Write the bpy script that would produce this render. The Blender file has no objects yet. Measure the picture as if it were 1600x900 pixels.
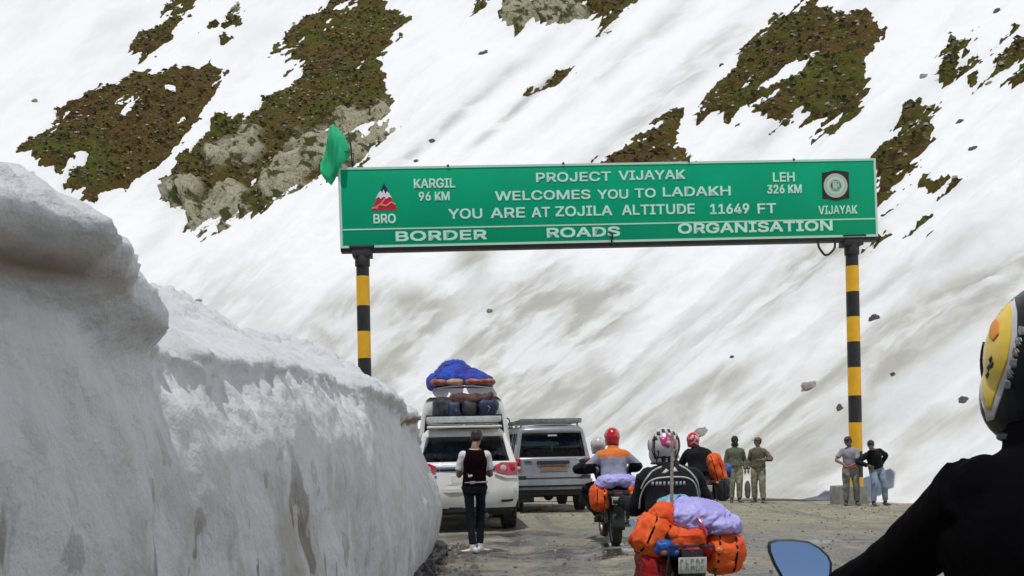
import bpy, bmesh, math, random
import numpy as np
from mathutils import Vector, Matrix, Euler
from mathutils.bvhtree import BVHTree

random.seed(7); RNG = np.random.RandomState(11)
scene = bpy.context.scene
C = scene.collection

# ------------------------------------------------------------------ camera
ROLL = 0.0205
cam_d = bpy.data.cameras.new("camera"); cam = bpy.data.objects.new("camera", cam_d); C.objects.link(cam)
cam_d.lens = 36.0; cam_d.sensor_width = 36.0; cam_d.sensor_fit = 'HORIZONTAL'
cam_d.shift_y = 249.0 / 1600.0
cam_d.clip_start = 0.05; cam_d.clip_end = 6000
CAM = Vector((0, 0, 1.5))
cr, sr = math.cos(ROLL), math.sin(ROLL)
M = Matrix(((cr, sr, 0, CAM.x), (0, 0, -1, CAM.y), (-sr, cr, 0, CAM.z), (0, 0, 0, 1)))
cam.matrix_world = M
scene.camera = cam

# ------------------------------------------------------------------ world and sun
SUN = Vector((-0.15, -0.30, 0.942)).normalized()      # direction towards the sun
world = bpy.data.worlds.new("World"); scene.world = world; world.use_nodes = True
wn = world.node_tree.nodes; wl = world.node_tree.links
bg = wn["Background"]
sky = wn.new("ShaderNodeTexSky"); sky.sky_type = 'NISHITA'; sky.sun_disc = False
sky.sun_elevation = math.asin(SUN.z)
sky.sun_rotation = math.atan2(SUN.x, SUN.y)
sky.altitude = 3500; sky.air_density = 1.0; sky.dust_density = 0.2; sky.ozone_density = 1.6
bg.inputs[1].default_value = 0.10
wl.new(sky.outputs[0], bg.inputs[0])
sl = bpy.data.lights.new("sun", 'SUN'); sl.energy = 3.4; sl.angle = math.radians(0.5); sl.color = (1.0, 0.97, 0.92)
so = bpy.data.objects.new("sun", sl); C.objects.link(so)
so.rotation_euler = (-SUN).to_track_quat('-Z', 'Y').to_euler(); so.location = (-20, -10, 40)
scene.view_settings.view_transform = 'Standard'; scene.view_settings.look = 'None'
scene.view_settings.exposure = -0.30; scene.view_settings.gamma = 1.0
scene.render.engine = 'CYCLES'

# ------------------------------------------------------------------ helpers: space
def at(px, py, d):
    """world point that stands d metres deep, at a bearing measured on the 1600x900 photograph"""
    x = (px - 800.0) / 1600.0 * d; y = (699.0 - py) / 1600.0 * d
    return Vector((x * cr + y * sr, d, CAM.z - x * sr + y * cr))

def project(P):
    """numpy (n,3) -> bearing in photograph units"""
    x = P[:, 0] - CAM.x; z = P[:, 2] - CAM.z; d = np.maximum(P[:, 1], 0.01)
    return np.stack([800 + 1600 * (x * cr - z * sr) / d, 699 - 1600 * (x * sr + z * cr) / d], 1)

# ------------------------------------------------------------------ helpers: noise
_perm = np.arange(256); np.random.RandomState(3).shuffle(_perm); _perm = np.concatenate([_perm, _perm, _perm])
_g = np.random.RandomState(5).normal(size=(256, 3)); _g /= np.linalg.norm(_g, axis=1)[:, None]
def perlin(P):
    P = np.asarray(P, float); i = np.floor(P).astype(int); f = P - i; i &= 255
    u = f * f * f * (f * (f * 6 - 15) + 10)
    r = 0
    for dx in (0, 1):
        for dy in (0, 1):
            for dz in (0, 1):
                h = _perm[_perm[_perm[i[:, 0] + dx] + i[:, 1] + dy] + i[:, 2] + dz]
                g = _g[h]
                dot = g[:, 0] * (f[:, 0] - dx) + g[:, 1] * (f[:, 1] - dy) + g[:, 2] * (f[:, 2] - dz)
                w = (u[:, 0] if dx else 1 - u[:, 0]) * (u[:, 1] if dy else 1 - u[:, 1]) * (u[:, 2] if dz else 1 - u[:, 2])
                r = r + w * dot
    return r
def fbm(P, oct=4, gain=0.5):
    P = np.asarray(P, float); a = 1.0; s = 0
    for k in range(oct):
        s = s + a * perlin(P + 17.3 * k); P = P * 2.03; a *= gain
    return s
def ridged(P, oct=4, gain=0.5):
    P = np.asarray(P, float); a = 1.0; s = 0
    for k in range(oct):
        s = s + a * (1 - 2 * np.abs(perlin(P + 9.1 * k)) - 0.6); P = P * 2.1; a *= gain
    return s
def sstep(a, b, x):
    t = np.clip((x - a) / (b - a), 0, 1); return t * t * (3 - 2 * t)

# ------------------------------------------------------------------ helpers: objects
def link(o, parent=None):
    C.objects.link(o)
    if parent is not None: o.parent = parent
    return o
def tag(o, label=None, cat=None, group=None, kind=None):
    if label: o['label'] = label
    if cat: o['category'] = cat
    if group: o['group'] = group
    if kind: o['kind'] = kind
    return o
def empty(name, loc=(0, 0, 0), rz=0.0, label=None, cat=None, group=None, rot=None):
    o = bpy.data.objects.new(name, None); C.objects.link(o); o.location = loc
    o.rotation_euler = rot if rot else (0, 0, rz); o.empty_display_size = 0.1
    return tag(o, label, cat, group)
def mark_sharp(me, ang=40):
    bm = bmesh.new(); bm.from_mesh(me); ca = math.radians(ang)
    for e in bm.edges:
        e.smooth = not (len(e.link_faces) == 2 and e.calc_face_angle(0) > ca)
    for f in bm.faces: f.smooth = True
    bm.to_mesh(me); bm.free()

class MB:
    """collects shapes and links them as one mesh object"""
    def __init__(s): s.v = []; s.f = []; s.mi = []; s.m = 0
    def add(s, verts, faces, xf=None):
        b = len(s.v)
        for p in verts: s.v.append(tuple(xf @ Vector(p)) if xf is not None else tuple(p))
        for f in faces: s.f.append(tuple(b + i for i in f)); s.mi.append(s.m)
        return s
    def box(s, c, d, rot=None, taper=1.0):
        x, y, z = d[0] / 2, d[1] / 2, d[2] / 2
        vs = [(-x, -y, -z), (x, -y, -z), (x, y, -z), (-x, y, -z), (-x * taper, -y * taper, z), (x * taper, -y * taper, z), (x * taper, y * taper, z), (-x * taper, y * taper, z)]
        m = Matrix.Translation(c) @ (Euler(rot).to_matrix().to_4x4() if rot else Matrix())
        return s.add(vs, [(3, 2, 1, 0), (4, 5, 6, 7), (0, 1, 5, 4), (1, 2, 6, 5), (2, 3, 7, 6), (3, 0, 4, 7)], m)
    def loft(s, rings, closed_ring=True, cap=True):
        n = len(rings[0]); vs = [p for r in rings for p in r]; fs = []
        for i in range(len(rings) - 1):
            for j in range(n if closed_ring else n - 1):
                k = (j + 1) % n
                fs.append((i * n + j, i * n + k, (i + 1) * n + k, (i + 1) * n + j))
        if cap:
            fs.append(tuple(reversed(range(n)))); fs.append(tuple((len(rings) - 1) * n + j for j in range(n)))
        return s.add(vs, fs)
    def tube(s, pts, r, n=8, ry=None, side=None, smooth=0, closed=False):
        """tube through pts; r a number or a list; ry the second radius; side the direction of the first radius"""
        pts = [Vector(p) for p in pts]
        rs = list(r) if hasattr(r, '__len__') else [r] * len(pts)
        ry = list(ry) if hasattr(ry, '__len__') else ([ry] * len(pts) if ry else rs)
        if smooth: pts, rs, ry = catmull(pts, rs, ry, smooth)
        rings = []; a = None
        for i, p in enumerate(pts):
            if closed: t = pts[(i + 1) % len(pts)] - pts[i - 1]
            else: t = pts[min(i + 1, len(pts) - 1)] - pts[max(i - 1, 0)]
            t.normalize()
            if side is not None: a = Vector(side)
            elif a is None: a = Vector((0, 0, 1)) if abs(t.z) < .8 else Vector((1, 0, 0))
            a = (a - t * a.dot(t)).normalized(); b = t.cross(a)
            rings.append([p + a * (rs[i] * math.cos(2 * math.pi * k / n)) + b * (ry[i] * math.sin(2 * math.pi * k / n)) for k in range(n)])
        if closed: rings.append(rings[0])
        return s.loft(rings, cap=not closed)
    def lathe(s, prof, origin, axis=(0, 0, 1), n=24, closed=False):
        ax = Vector(axis).normalized(); a = ax.orthogonal().normalized(); b = ax.cross(a); o = Vector(origin)
        rings = [[o + ax * h + (a * math.cos(2 * math.pi * k / n) + b * math.sin(2 * math.pi * k / n)) * r for k in range(n)] for r, h in prof]
        if closed: rings.append(rings[0])
        return s.loft(rings, cap=not closed)
    def ball(s, c, r, n=12, rot=None, power=1.0):
        r = r if hasattr(r, '__len__') else (r, r, r); vs = []; fs = []
        sp = lambda x: math.copysign(abs(x) ** power, x)
        for i in range(n + 1):
            th = math.pi * i / n
            for j in range(2 * n):
                ph = math.pi * j / n
                vs.append((r[0] * sp(math.sin(th)) * sp(math.cos(ph)), r[1] * sp(math.sin(th)) * sp(math.sin(ph)), r[2] * sp(math.cos(th))))
        for i in range(n):
            for j in range(2 * n):
                k = (j + 1) % (2 * n)
                fs.append((i * 2 * n + j, (i + 1) * 2 * n + j, (i + 1) * 2 * n + k, i * 2 * n + k))
        m = Matrix.Translation(c) @ (rot if rot is not None else Matrix())
        return s.add(vs, fs, m)
    def prism(s, poly, y0, y1):
        """poly of (x,z), extruded along y"""
        n = len(poly); vs = [(x, y0, z) for x, z in poly] + [(x, y1, z) for x, z in poly]
        fs = [tuple(range(n)), tuple(reversed(range(n, 2 * n)))] + [(i, n + i, n + (i + 1) % n, (i + 1) % n) for i in range(n)]
        return s.add(vs, fs)
    def mesh(s, name):
        me = bpy.data.meshes.new(name); me.from_pydata(s.v, [], s.f)
        bm = bmesh.new(); bm.from_mesh(me)
        bmesh.ops.remove_doubles(bm, verts=bm.verts, dist=1e-6)
        bmesh.ops.dissolve_degenerate(bm, edges=bm.edges, dist=1e-6)
        bmesh.ops.recalc_face_normals(bm, faces=bm.faces); bm.to_mesh(me); bm.free()
        return me
    def build(s, name, mat, parent=None, bevel=0, sharp=40, fuse=0, smooth_it=0, disp=None, loc=None, sub=0):
        if isinstance(mat, (list, tuple)) or len(set(s.mi)) > 1:
            me = bpy.data.meshes.new(name); me.from_pydata(s.v, [], s.f)
            for m in mat: me.materials.append(m)
            me.polygons.foreach_set('material_index', s.mi)
            bm = bmesh.new(); bm.from_mesh(me); bmesh.ops.recalc_face_normals(bm, faces=bm.faces); bm.to_mesh(me); bm.free()
        else:
            me = s.mesh(name); me.materials.append(mat)
        o = bpy.data.objects.new(name, me); C.objects.link(o)
        if bevel:
            m = o.modifiers.new('b', 'BEVEL'); m.width = bevel; m.segments = 2; m.limit_method = 'ANGLE'; m.angle_limit = math.radians(35)
        if fuse:
            m = o.modifiers.new('r', 'REMESH'); m.mode = 'VOXEL'; m.voxel_size = fuse
        if smooth_it:
            m = o.modifiers.new('s', 'SMOOTH'); m.factor = 0.5; m.iterations = smooth_it
        if sub:
            m = o.modifiers.new('u', 'SUBSURF'); m.levels = sub; m.render_levels = sub
        if o.modifiers:
            dg = bpy.context.evaluated_depsgraph_get(); me2 = bpy.data.meshes.new_from_object(o.evaluated_get(dg))
            o.modifiers.clear(); o.data = me2; me2.name = name
            if not me2.materials and not isinstance(mat, (list, tuple)): me2.materials.append(mat)
            bpy.data.meshes.remove(me); me = me2
        if disp: displace(me, disp)
        if fuse: me.polygons.foreach_set('use_smooth', [True] * len(me.polygons))
        elif sharp: mark_sharp(me, sharp)
        if loc is not None: o.location = loc
        if parent is not None: o.parent = parent
        return o

def displace(me, fn):
    n = len(me.vertices); co = np.empty(n * 3); me.vertices.foreach_get('co', co); co = co.reshape(-1, 3)
    no = np.empty(n * 3); me.vertices.foreach_get('normal', no); no = no.reshape(-1, 3)
    co = co + no * fn(co)[:, None]; me.vertices.foreach_set('co', co.ravel()); me.update()

def catmull(pts, rs, ry, k):
    P = [pts[0]] + pts + [pts[-1]]; R = [rs[0]] + list(rs) + [rs[-1]]; Y = [ry[0]] + list(ry) + [ry[-1]]
    op, orr, oy = [], [], []
    for i in range(1, len(P) - 2):
        for j in range(k):
            t = j / k
            def f(a, b, c, d): return 0.5 * ((2 * b) + (c - a) * t + (2 * a - 5 * b + 4 * c - d) * t * t + (3 * b - a - 3 * c + d) * t ** 3)
            op.append(Vector([f(P[i - 1][q], P[i][q], P[i + 1][q], P[i + 2][q]) for q in range(3)]))
            orr.append(max(f(R[i - 1], R[i], R[i + 1], R[i + 2]), 1e-3)); oy.append(max(f(Y[i - 1], Y[i], Y[i + 1], Y[i + 2]), 1e-3))
    op.append(P[-2]); orr.append(R[-2]); oy.append(Y[-2])
    return op, orr, oy

# ------------------------------------------------------------------ helpers: materials
def srgb(r, g, b):
    f = lambda c: ((c / 255) / 12.92 if c <= 10 else (((c / 255) + 0.055) / 1.055) ** 2.4)
    return (f(r), f(g), f(b), 1)
def nd(nt, typ, **kw):
    n = nt.nodes.new(typ)
    for k, v in kw.items(): setattr(n, k, v)
    return n
def mat(name, col, rough=0.6, metal=0.0, col2=None, scale=8.0, bump=0.0, bscale=40.0, spec=0.5, coat=0.0, alpha=1.0, detail=5.0, trans=0.0):
    m = bpy.data.materials.new(name); m.use_nodes = True; nt = m.node_tree; p = nt.nodes['Principled BSDF']
    p.inputs['Roughness'].default_value = rough; p.inputs['Metallic'].default_value = metal
    p.inputs['Specular IOR Level'].default_value = spec; p.inputs['Coat Weight'].default_value = coat
    p.inputs['Base Color'].default_value = tuple(col[:3]) + (1,)
    p.inputs['Transmission Weight'].default_value = trans
    tc = nd(nt, 'ShaderNodeTexCoord')
    if col2 is not None:
        nz = nd(nt, 'ShaderNodeTexNoise'); nz.inputs['Scale'].default_value = scale; nz.inputs['Detail'].default_value = detail
        nt.links.new(tc.outputs['Object'], nz.inputs['Vector'])
        rp = nd(nt, 'ShaderNodeValToRGB'); rp.color_ramp.elements[0].position = 0.36; rp.color_ramp.elements[1].position = 0.64
        rp.color_ramp.elements[0].color = tuple(col[:3]) + (1,); rp.color_ramp.elements[1].color = tuple(col2[:3]) + (1,)
        nt.links.new(nz.outputs['Fac'], rp.inputs['Fac']); nt.links.new(rp.outputs['Color'], p.inputs['Base Color'])
        rr = nd(nt, 'ShaderNodeMapRange'); rr.inputs['To Min'].default_value = max(rough - .08, 0); rr.inputs['To Max'].default_value = min(rough + .12, 1)
        nt.links.new(nz.outputs['Fac'], rr.inputs['Value']); nt.links.new(rr.outputs['Result'], p.inputs['Roughness'])
    if bump:
        n2 = nd(nt, 'ShaderNodeTexNoise'); n2.inputs['Scale'].default_value = bscale; n2.inputs['Detail'].default_value = 6
        nt.links.new(tc.outputs['Object'], n2.inputs['Vector'])
        bp = nd(nt, 'ShaderNodeBump'); bp.inputs['Strength'].default_value = 1; bp.inputs['Distance'].default_value = bump
        nt.links.new(n2.outputs['Fac'], bp.inputs['Height']); nt.links.new(bp.outputs['Normal'], p.inputs['Normal'])
    return m
def mix_chain(nt, base, layers):
    """layers: (factor socket, colour)"""
    cur = base
    for fac, col in layers:
        mx = nd(nt, 'ShaderNodeMix', data_type='RGBA'); nt.links.new(fac, mx.inputs['Factor'])
        if isinstance(cur, tuple): mx.inputs['A'].default_value = cur
        else: nt.links.new(cur, mx.inputs['A'])
        if isinstance(col, tuple): mx.inputs['B'].default_value = col
        else: nt.links.new(col, mx.inputs['B'])
        cur = mx.outputs['Result']
    return cur
def noise_fac(nt, vec, scale, lo, hi, detail=6, amp=1.0, rough=0.55, dist=0.0):
    nz = nd(nt, 'ShaderNodeTexNoise'); nz.inputs['Scale'].default_value = scale; nz.inputs['Detail'].default_value = detail
    nz.inputs['Roughness'].default_value = rough; nz.inputs['Distortion'].default_value = dist
    nt.links.new(vec, nz.inputs['Vector'])
    mr = nd(nt, 'ShaderNodeMapRange', interpolation_type='SMOOTHSTEP'); mr.inputs['From Min'].default_value = lo; mr.inputs['From Max'].default_value = hi; mr.inputs['To Max'].default_value = amp
    nt.links.new(nz.outputs['Fac'], mr.inputs['Value'])
    return mr.outputs['Result']
def attr(nt, name): return nd(nt, 'ShaderNodeAttribute', attribute_name=name)
def math_node(nt, op, a, b):
    n = nd(nt, 'ShaderNodeMath', operation=op)
    for i, v in enumerate((a, b)):
        if isinstance(v, (int, float)): n.inputs[i].default_value = v
        else: nt.links.new(v, n.inputs[i])
    n.use_clamp = False
    return n.outputs[0]

MT = {}
MT['white_paint'] = mat('white car paint', (.78, .77, .73), .28, 0, (.70, .68, .62), 3, coat=.6)
MT['silver_paint'] = mat('silver car paint', (.36, .36, .37), .35, .35, (.29, .285, .28), 4, coat=.4)
MT['van_paint'] = mat('white van paint', (.80, .78, .74), .4, 0, (.70, .67, .60), 2, coat=.3)
MT['black_plastic'] = mat('black plastic', (.015, .015, .016), .5, 0, (.03, .03, .03), 20)
MT['rubber'] = mat('tyre rubber', (.02, .02, .02), .85, 0, (.07, .06, .05), 10, bump=.002, bscale=60)
MT['chrome'] = mat('chrome', (.7, .7, .72), .15, 1.0, (.55, .55, .56), 12)
MT['steel'] = mat('grey steel', (.35, .35, .35), .4, .8, (.25, .24, .22), 12)
MT['dark_metal'] = mat('dark metal', (.05, .05, .05), .4, .7, (.09, .08, .07), 14)
MT['glass_dark'] = mat('tinted glass', (.012, .016, .018), .06, 0, spec=.8)
MT['red_lens'] = mat('red lamp lens', (.55, .015, .03), .15, 0, (.4, .01, .02), 30, coat=.8)
MT['clear_lens'] = mat('clear lamp lens', (.7, .7, .7), .1, 0, (.5, .5, .5), 40, coat=.8)
MT['amber_lens'] = mat('amber lamp lens', (.7, .2, .02), .2, 0, coat=.6)
MT['plate_white'] = mat('white plate', (.62, .62, .56), .5, 0, (.5, .5, .44), 30)
MT['plate_yellow'] = mat('dirty yellow plate', (.32, .2, .08), .6, 0, (.22, .12, .06), 30)
MT['ink'] = mat('black print', (.02, .02, .02), .6)
MT['worn_ink'] = mat('worn plate print', (.12, .12, .11), .7, 0, (.30, .30, .27), 60)
MT['skin'] = mat('skin', (.30, .16, .10), .55, 0, (.24, .12, .075), 20)
MT['hair'] = mat('black hair', (.012, .010, .009), .5, 0, (.03, .024, .02), 60, bump=.004, bscale=90)
MT['eye'] = mat('eye', (.10, .08, .07), .2)
MT['white_cloth'] = mat('white cloth', (.75, .74, .72), .85, 0, (.62, .61, .6), 10)
MT['black_cloth'] = mat('black cloth', (.010, .010, .012), .9, 0, (.018, .018, .02), 12, bump=.002, bscale=70, spec=.12)
MT['orange_cover'] = mat('orange rain cover', (.86, .14, .022), .68, 0, (.70, .07, .014), 5, bump=.010, bscale=22, spec=.3)
MT['red_cover'] = mat('red rain cover', (.42, .012, .012), .45, 0, (.25, .008, .01), 6, bump=.010, bscale=22, spec=.3)
MT['lavender'] = mat('lavender rain sheet', (.50, .46, .84), .5, 0, (.34, .31, .68), 5, bump=.008, bscale=18)
MT['teal'] = mat('teal sheet', (.15, .45, .5), .45, 0, (.1, .35, .42), 6)
MT['blue_cover'] = mat('blue cover', (.02, .12, .45), .45, 0, (.015, .06, .3), 8)
# ================================================================== TERRAIN
CX, CY, RF = -28.0, 4.5, 43.4        # the valley side is a bowl round this centre; RF is the foot of the snow
KS = 0.2
def ground_h(X, Y):
    b = 0.11 * np.exp(-((X - 1.8) / 3.2) ** 2 - ((Y - 20) / 5.0) ** 2)
    s = -0.017 * np.clip(X, -3, 14) * sstep(8, 20, Y)
    return b + s
def gh(x, y): return float(ground_h(np.array([x], float), np.array([y], float))[0])
def slope_pts(phi, u, detail=True):
    """numpy arrays -> world points of the snow slope"""
    r = RF + u
    X = CX + r * np.cos(phi); Y = CY + r * np.sin(phi)
    p = (phi + KS * np.log(r / RF)) * 62.0
    one = np.zeros_like(p)
    foot = 0.9 * fbm(np.stack([p * .16, one, one + 2], 1), 3)
    foot = foot - 1.7 * np.exp(-((phi - .525) / .07) ** 2)
    ue = np.maximum(u + foot, -6)
    h = 0.62 * (np.sqrt(ue * ue + 0.10) + ue) / 2 + .0021 * np.maximum(ue, 0) ** 2
    h = np.where(ue < 0, h - 0.10 * (-ue) - .12, h)
    up = np.clip(u / 14, 0, 1)
    h = h + up * 2.6 * fbm(np.stack([p * .055, u * .012, one + 5], 1), 3)          # broad gullies
    h = h + up * .8 * fbm(np.stack([p * .28, u * .06, one + 9], 1), 4)
    if detail:
        h = h + np.clip(u / 3, 0, 1) * .11 * fbm(np.stack([p * .9, u * .45, one + 3], 1), 4)
        lump = sstep(2, 7, u) * (1 - sstep(24, 40, u))
        h = h + lump * .26 * np.abs(fbm(np.stack([p * .8, u * .7, one + 13], 1), 3))
        h = h + np.clip(u / 2, 0, 1) * .05 * fbm(np.stack([p * 2.6, u * 1.3, one + 23], 1), 3)
    return np.stack([X, Y, h - .02], 1), p
def poly_sd(pts, poly):
    """signed distance (positive inside) of (n,2) points to a polygon"""
    poly = np.array(poly, float); n = len(poly); d = np.full(len(pts), 1e9); ins = np.zeros(len(pts), bool)
    for i in range(n):
        a = poly[i]; b = poly[(i + 1) % n]; e = b - a; w = pts - a
        t = np.clip((w @ e) / (e @ e + 1e-9), 0, 1); q = w - t[:, None] * e
        d = np.minimum(d, (q ** 2).sum(1))
        c = ((a[1] <= pts[:, 1]) != (b[1] <= pts[:, 1])) & (pts[:, 0] < (b[0] - a[0]) * (pts[:, 1] - a[1]) / (b[1] - a[1] + 1e-12) + a[0])
        ins ^= c
    return np.sqrt(d) * np.where(ins, 1, -1)
def grid_mesh(name, P, nu, nv, material, attrs=None, keep=None, smooth=True):
    me = bpy.data.meshes.new(name)
    i = np.arange(nu - 1)[:, None] * nv + np.arange(nv - 1)[None, :]
    q = np.stack([i, i + nv, i + nv + 1, i + 1], -1).reshape(-1, 4)
    if keep is not None: q = q[keep[q].any(1)]
    used = np.unique(q); remap = np.full(len(P), -1); remap[used] = np.arange(len(used)); q = remap[q]; P = P[used]
    me.vertices.add(len(P)); me.vertices.foreach_set('co', P.astype(np.float32).ravel())
    me.loops.add(q.size); me.loops.foreach_set('vertex_index', q.astype(np.int32).ravel())
    me.polygons.add(len(q)); me.polygons.foreach_set('loop_start', np.arange(0, q.size, 4, dtype=np.int32)); me.polygons.foreach_set('loop_total', np.full(len(q), 4, dtype=np.int32))
    me.update(calc_edges=True); me.validate()
    if smooth: me.polygons.foreach_set('use_smooth', [True] * len(me.polygons))
    for k, a in (attrs or {}).items():
        a = a[used]
        if a.ndim == 1: at_ = me.attributes.new(k, 'FLOAT', 'POINT'); at_.data.foreach_set('value', a.astype(np.float32))
        else: at_ = me.attributes.new(k, 'FLOAT_VECTOR', 'POINT'); at_.data.foreach_set('vector', a.astype(np.float32).ravel())
    me.materials.append(material)
    o = bpy.data.objects.new(name, me); C.objects.link(o); return o

# ---- snow slope material: clean snow with grit-laden streaks
def snow_slope_mat():
    m = bpy.data.materials.new('sunlit dirty snow'); m.use_nodes = True; nt = m.node_tree; p = nt.nodes['Principled BSDF']
    p.inputs['Roughness'].default_value = .7; p.inputs['Specular IOR Level'].default_value = .25
    uv = attr(nt, 'flow').outputs['Vector']; dirt = attr(nt, 'dirt').outputs['Fac']
    sep = nd(nt, 'ShaderNodeSeparateXYZ'); nt.links.new(uv, sep.inputs[0])
    def vec(a, b):
        c = nd(nt, 'ShaderNodeCombineXYZ'); nt.links.new(math_node(nt, 'MULTIPLY', sep.outputs[0], a), c.inputs[0]); nt.links.new(math_node(nt, 'MULTIPLY', sep.outputs[1], b), c.inputs[1]); return c.outputs[0]
    wide = noise_fac(nt, vec(.22, .05), 1, .50, .66, 5, rough=.55)
    fine = noise_fac(nt, vec(.55, .13), 1, .54, .68, 5, rough=.5)
    thin = noise_fac(nt, vec(5, .5), 1, .50, .75, 4)
    blot = noise_fac(nt, vec(.42, .24), 1, .40, .62, 7, rough=.55, dist=.3)
    dq = math_node(nt, 'ADD', math_node(nt, 'MULTIPLY', dirt, .75), .32)
    f1 = math_node(nt, 'MULTIPLY', math_node(nt, 'MULTIPLY', wide, .75), dq)
    f2 = math_node(nt, 'MULTIPLY', math_node(nt, 'MULTIPLY', fine, .45), dq)
    f3 = math_node(nt, 'MULTIPLY', thin, .0)
    d1 = math_node(nt, 'MULTIPLY', dirt, math_node(nt, 'ADD', math_node(nt, 'MULTIPLY', blot, .68), .32))
    col = mix_chain(nt, (.88, .88, .87, 1), [(f1, (.58, .60, .58, 1)), (f2, (.54, .535, .51, 1)), (f3, (.45, .44, .41, 1)), (d1, (.43, .42, .37, 1))])
    nt.links.new(col, p.inputs['Base Color'])
    n2 = nd(nt, 'ShaderNodeTexNoise'); n2.inputs['Scale'].default_value = 1; n2.inputs['Detail'].default_value = 8; n2.inputs['Roughness'].default_value = .6; nt.links.new(vec(.9, .6), n2.inputs['Vector'])
    bp = nd(nt, 'ShaderNodeBump'); bp.inputs['Distance'].default_value = .10; nt.links.new(n2.outputs['Fac'], bp.inputs['Height']); nt.links.new(bp.outputs['Normal'], p.inputs['Normal'])
    return m
MT['slope_snow'] = snow_slope_mat()

def blob(P2, cx, cy, rx, ry, ang=0):
    c, s = math.cos(math.radians(ang)), math.sin(math.radians(ang)); dx = P2[:, 0] - cx; dy = -(P2[:, 1] - cy)
    a = (dx * c + dy * s) / rx; b = (-dx * s + dy * c) / ry
    return np.exp(-(a * a + b * b))
# dirt bands on the slope: (bearing centre, half size, tilt), measured where they lie on the hillside
DIRT = [(300, 480, 120, 60, 20, .5), (650, 480, 60, 26, 20, .7), (560, 480, 70, 30, 20, .6), (930, 510, 110, 22, 40, .8), (990, 430, 120, 14, 42, .6), (1290, 420, 60, 40, 30, .9), (1200, 640, 100, 40, 20, .6), (780, 620, 80, 30, 10, .6), (1130, 590, 60, 20, 20, .6), (1350, 760, 160, 30, 10, .6), (560, 560, 90, 70, 15, .75), (640, 540, 220, 60, 10, .6), (850, 500, 90, 40, 25, 1.3), (830, 440, 80, 20, 30, .9), (900, 620, 200, 70, 20, .55), (1060, 660, 260, 40, 5, .6),
        (1200, 740, 120, 40, 25, .8), (1330, 560, 230, 24, 33, 1.1), (1480, 500, 240, 26, 33, 1.4), (1250, 430, 160, 26, 38, .6), (1400, 690, 200, 60, 25, .35), (690, 200, 200, 10, 40, .8), (830, 150, 160, 7, 41, .9),
        (1000, 190, 260, 14, 40, .7), (1120, 60, 160, 12, 40, .5), (1010, 60, 170, 12, 40, .5), (1150, 250, 120, 18, 40, .5), (1440, 420, 120, 18, 35, .6), (1540, 620, 120, 16, 30, .5), (740, 410, 30, 26, 60, .9), (1220, 700, 200, 14, 40, .7)]
def dirt_field(P):
    P2 = project(P); d = np.zeros(len(P))
    for cx, cy, rx, ry, an, w in DIRT: d = d + w * blob(P2, cx, cy, rx, ry, an)
    d = d + .30 * (1 - sstep(5, 16, P[:, 2])); d[P[:, 1] < 4] = .3
    return np.clip(d, 0, 1)

phis = np.concatenate([np.linspace(math.radians(-38), math.radians(16), 70, endpoint=False), np.linspace(math.radians(16), math.radians(108), 620, endpoint=False), np.linspace(math.radians(108), math.radians(150), 60)])
us = np.concatenate([np.linspace(-5, 12, 110, endpoint=False), np.linspace(12, 45, 150, endpoint=False), np.linspace(45, 150, 230, endpoint=False), np.linspace(150, 330, 40)])
PH, UU = np.meshgrid(phis, us, indexing='ij'); PH = PH.ravel(); UU = UU.ravel()
SP, pp = slope_pts(PH, UU)
slope = grid_mesh('snow_slope', SP, len(phis), len(us), MT['slope_snow'], {'flow': np.stack([pp, UU, SP[:, 2] * 0], 1), 'dirt': dirt_field(SP)})
tag(slope, 'steep snow covered mountainside streaked with grit behind the road sign', kind='structure')
slope_bvh = BVHTree.FromObject(slope, bpy.context.evaluated_depsgraph_get())
def on_slope(px, py):
    d = (at(px, py, 1.0) - CAM).normalized(); h = slope_bvh.ray_cast(CAM, d)
    return h[0], h[1]

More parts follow.
